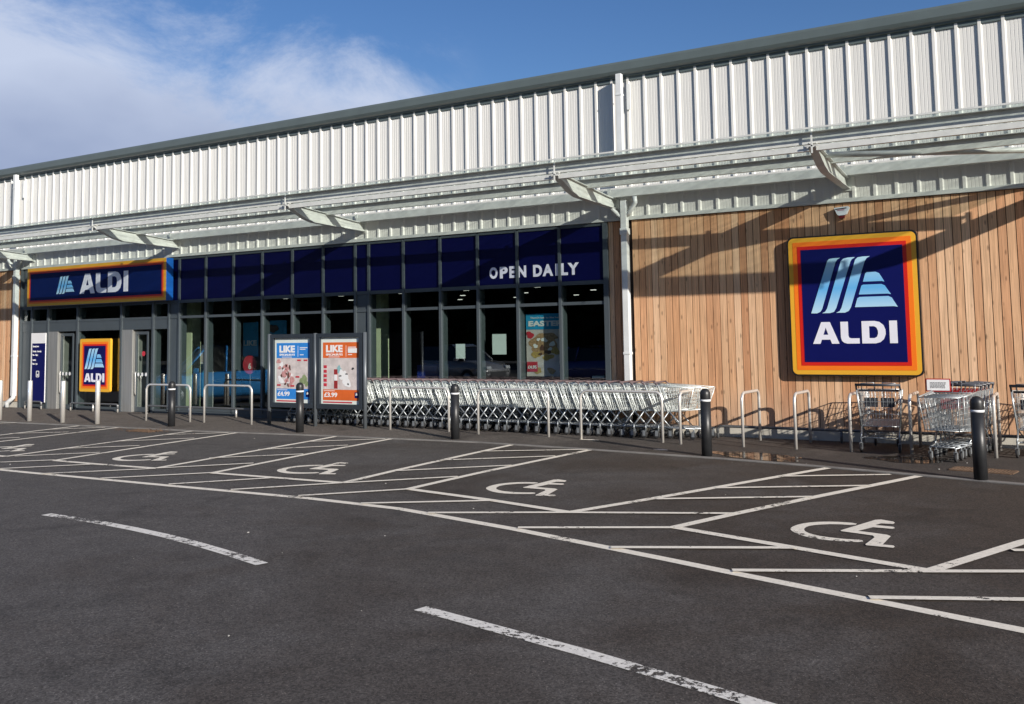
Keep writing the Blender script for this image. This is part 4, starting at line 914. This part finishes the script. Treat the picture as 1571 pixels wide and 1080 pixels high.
# things seen through the left windows
def itm(nm, lab, cat, loc, parts):
    t = thing(nm, lab, cat, loc)
    for (pn, bx, m) in parts: MB().box(*bx).build(pn, m, t, off=loc)
    return t
t = itm('hanging_poster', 'dim blue LIKE poster hanging inside behind the reflected car', 'poster', (-18.15, 17.6, 1.45), [('panel', (-18.42, -17.88, 17.6, 17.61, 1.40, 2.28), m_cyan)])
text('lettering', 'LIKE', -18.40, -17.93, 1.68, 1.82, 17.592, m_pwhite, t, bold=.04, off=(-18.15, 17.6, 1.45))
t = thing('round_offer_sign', 'round red offer sign standing inside the left windows', 'sign', (-18.1, 17.5, .02))
flat('disc', [[(-18.08 + .24 * cos(radians(a)), 1.20 + .24 * sin(radians(a))) for a in range(0, 360, 15)]], 17.5, .012, m_pred, t, (-18.1, 17.5, .02)); MB().box(-18.10, -18.06, 17.512, 17.53, .02, 1.3).build('post', m_rail, t, off=(-18.1, 17.5, .02))
text('lettering', '6', -18.12, -18.02, 1.08, 1.24, 17.492, m_pwhite, t, bold=.02, off=(-18.1, 17.5, .02))
t = itm('ceiling_banner', 'bright cyan picture banner inside above the blue poster stand', 'banner', (-16.78, 17.2, 1.8), [('panel', (-17.14, -16.52, 17.2, 17.22, 1.6, 2.30), m_cyan)])
flat('printed_food', [blob(-16.95, 2.1, .14, .11, 4)], 17.19, .004, m_pbrown, t, (-16.78, 17.2, 1.8))
itm('notice_board', 'white framed notice board on a stand inside the leftmost window', 'notice board', (-19.9, 17.4, .02), [('frame', (-20.05, -19.60, 17.4, 17.42, 1.22, 1.72), m_pwhite), ('picture', (-20.0, -19.65, 17.392, 17.399, 1.27, 1.66), m_pale), ('post', (-20.04, -20.0, 17.42, 17.45, .02, 1.72), m_pwhite), ('post', (-19.66, -19.62, 17.42, 17.45, .02, 1.72), m_pwhite)])
itm('sanitiser_stand', 'pale dispenser on a thin white stand inside the leftmost window', 'dispenser', (-20.2, 17.2, .02), [('dispenser', (-20.28, -20.10, 17.2, 17.3, 1.32, 1.56), m_paper), ('stem', (-20.22, -20.19, 17.24, 17.27, .06, 1.32), m_pwhite), ('foot', (-20.32, -20.08, 17.15, 17.36, .021, .06), m_rail)])
itm('promotion_panel', 'light blue and white promotion panel inside the leftmost window', 'panel', (-20.3, 18.0, .02), [('panel', (-20.55, -20.05, 18.0, 18.03, .3, 1.55), m_cyan), ('white_edge', (-20.05, -19.99, 17.99, 18.04, .02, 2.1), m_pwhite)])
for (x, lab) in ((-13.15, 'blue storage crate inside behind the trolley row'),):
    itm('storage_crate', lab, 'crate', (x, 18, .02), [('body', (x, x + .55, 18, 18.5, .6, 1.18), mat('crate_blue', (.01, .03, .25), .5)), ('table', (x - .1, x + .7, 17.9, 18.6, .02, .599), m_inner)])
itm('paper_stack', 'small pale stack of leaflets on the sill inside the rightmost window', 'leaflets', (-7.8, 16.55, .9), [('leaflets', (-7.95, -7.7, 16.6, 16.75, .985, 1.03), m_paper), ('stand', (-7.96, -7.69, 16.59, 16.76, .02, .984), m_inner)])
for (x, z, m, lab) in ((-23.0, 1.45, m_pblue, 'small round blue arrow sticker on the left automatic door'), (-20.72, 1.52, m_pred, 'small round red no entry sticker on the right automatic door')):
    t = flat('door_sticker', [[(.065 * cos(radians(a)), .065 * sin(radians(a))) for a in range(0, 360, 20)]], -.004, .003, m, None, (0, 0, 0)); t.location = (x, GL + .06, z); tag(t, lab, 'sticker')
# white paint smudges on the pavement by the hoops
mb = MB()
for i, (x, y, rx, ry) in enumerate([(-7.28, 15.02, .16, .05), (-5.62, 14.18, .12, .05)]):
    mb.face([(a, b, hz(a, b) + .016) for a, b in blob(x, y, rx, ry, 60 + i)])
tag(mb.build('paint_smudge', m_paint), kind='structure')

# ------------------------------------------------------------------ cars that the windows reflect
def car(label, loc, rz, col, h=1.62, L_=4.35, W=1.82):
    t = thing('parked_car', label, 'car', loc, rz); hw = W / 2
    cm = mat('car_paint', col, .25, .2, var=.03, coat=1.0); gm = mat('car_glass', (.01, .012, .015), .05)
    st = [(-L_ / 2, .45, .62, .80), (-L_ / 2 + .12, .30, .78, .92), (-L_ / 2 + .5, .24, .93, .97), (-L_ / 2 + 1.1, .22, 1.0, 1), (0, .22, 1.02, 1), (L_ / 2 - 1.1, .22, 1.05, 1), (L_ / 2 - .35, .26, 1.06, .97), (L_ / 2 - .08, .34, 1.0, .9), (L_ / 2, .45, .9, .82)]
    mb = MB(); n = 10
    for x, zb, zt, ws in st:
        w_ = hw * ws
        for (yy_, z) in ((-w_ * .86, zb), (-w_ * .98, zb + .12), (-w_, zb + (zt - zb) * .45), (-w_ * .97, zt - .10), (-w_ * .86, zt), (w_ * .86, zt), (w_ * .97, zt - .10), (w_, zb + (zt - zb) * .45), (w_ * .98, zb + .12), (w_ * .86, zb)): mb.v.append((x, yy_, z))
    for i in range(len(st) - 1):
        for j in range(n):
            k_ = (j + 1) % n; mb.f.append((i * n + j, i * n + k_, (i + 1) * n + k_, (i + 1) * n + j)); mb.sm.append(True)
    mb.f.append(tuple(range(n - 1, -1, -1))); mb.sm.append(False); mb.f.append(tuple(range((len(st) - 1) * n, len(st) * n))); mb.sm.append(False)
    mb.build('body', cm, t, off=(0, 0, 0))
    def cabin(sts, m, name, gr=0):
        mb = MB()
        for x, z, ws in sts: mb.v += [(x, -hw * ws, z), (x, hw * ws, z)]
        return mb
    a, b, c_, d = -L_ / 2 + 1.0, -L_ / 2 + 1.75, L_ / 2 - .75, L_ / 2 - .25; zr = h
    mb = MB(); P = [(a, .98), (b, zr - .04), (c_, zr - .05), (d, 1.02)]
    for s in (-1, 1): mb.v += [(x, s * hw * (.90 if z < 1.2 else .70), z) for x, z in P]
    mb.f += [(0, 1, 2, 3), (7, 6, 5, 4), (0, 4, 5, 1), (1, 5, 6, 2), (2, 6, 7, 3)]; mb.sm += [False] * 5
    mb.build('windows', gm, t, off=(0, 0, 0), bevel=.04)
    mb = MB(); P = [(b - .12, zr - .10), (b + .1, zr - .01), (0, zr), (c_ - .1, zr - .02), (c_ + .12, zr - .12)]
    for s in (-1, 1): mb.v += [(x, s * hw * .72, z) for x, z in P]
    for i in range(4): mb.f.append((i, i + 1, i + 6, i + 5)); mb.sm.append(True)
    mb.build('roof', cm, t, off=(0, 0, 0))
    mb = MB()
    for s in (-1, 1):
        for (x0_, z0_, x1_, z1_) in ((a, .98, b - .05, zr - .05), (-.1, .98, -.05, zr - .03), (c_ - .25, 1.0, c_ - .2, zr - .04), (c_, zr - .05, d, 1.02)):
            mb.tube([(x0_, s * hw * .905, z0_), (x1_, s * hw * .715, z1_)], .035, 6)
    mb.build('pillars', cm, t, off=(0, 0, 0))
    for x in (-L_ / 2 + .82, L_ / 2 - .80):
        for s in (-1, 1):
            wl = MB().lathe([(.20, -.10), (.31, -.11), (.335, -.08), (.335, .08), (.31, .11), (.20, .10)], 24, x, s * (hw - .09), .335, axis='y').build('wheel', m_tyre, t, off=(0, 0, 0))
            MB().lathe([(.03, -.105), (.20, -.101), (.205, 0), (.20, .101), (.03, .105)], 14, x, s * (hw - .09), .335, axis='y').build('rim', m_zincd, wl, off=(0, 0, 0))
    for s in (-1, 1):
        MB().box(-L_ / 2 - .01, -L_ / 2 + .16, s * hw * .62 - .14, s * hw * .62 + .14, .66, .78).build('headlight', mat('lamp_glass', (.7, .75, .8), .1), t, off=(0, 0, 0), bevel=.03)
        MB().box(L_ / 2 - .10, L_ / 2 + .01, s * hw * .68 - .10, s * hw * .68 + .10, .80, 1.0).build('tail_light', m_pred, t, off=(0, 0, 0), bevel=.02)
        MB().box(-L_ / 2 + 1.25, -L_ / 2 + 1.42, s * (hw + .02) - .10, s * (hw + .02) + .10, .98, 1.12).build('mirror', cm, t, off=(0, 0, 0), bevel=.03)
    MB().box(-L_ / 2 - .015, -L_ / 2 + .1, -.45, .45, .38, .56).build('grille', m_plast, t, off=(0, 0, 0))
    return t
def hc(x, y): return (x, y, hz(x, y))
car('bright blue family car mirrored in the left windows', hc(-22.9, 11.5), radians(-58), (.07, .42, 1.0), h=1.80, L_=4.7)
car('silver car mirrored low in the windows left of the paper notices', hc(-21.0, 1.2), pi + .15, (.30, .31, .33))
car('dark blue car mirrored in the rightmost window', hc(-14.2, 3.0), .15, (.04, .05, .24), h=1.5)
# unseen hedge far behind the viewer, height and core shaped to darken window reflections
mb = MB(); random.seed(5)
for i in range(15000):
    x = random.uniform(-165, 45); top = 9.5 + 1.6 * sin(x * .21) + 1.1 * sin(x * .53 + 1) ; z = random.uniform(.1, 1) ** .8 * top; y = -24 + random.uniform(-1.6, 1.6); s = random.uniform(.5, 1.1)
    n_ = Vector((random.uniform(-1, 1), random.uniform(-1, 1), random.uniform(-.4, 1))).normalized(); u = n_.orthogonal().normalized() * s; v_ = n_.cross(u); c_ = Vector((x, y, z))
    mb.face([c_ + u, c_ + v_ * .6, c_ - u, c_ - v_ * .6])
for i in range(104):
    x = -166 + 2.05 * i; mb.box(x, x + 2.1, -26.2, -25.4, 0, 8.2 + 1.6 * sin(x * .21) + 1.1 * sin(x * .53 + 1))
hd = tag(mb.build('hedge', m_grass), kind='stuff')
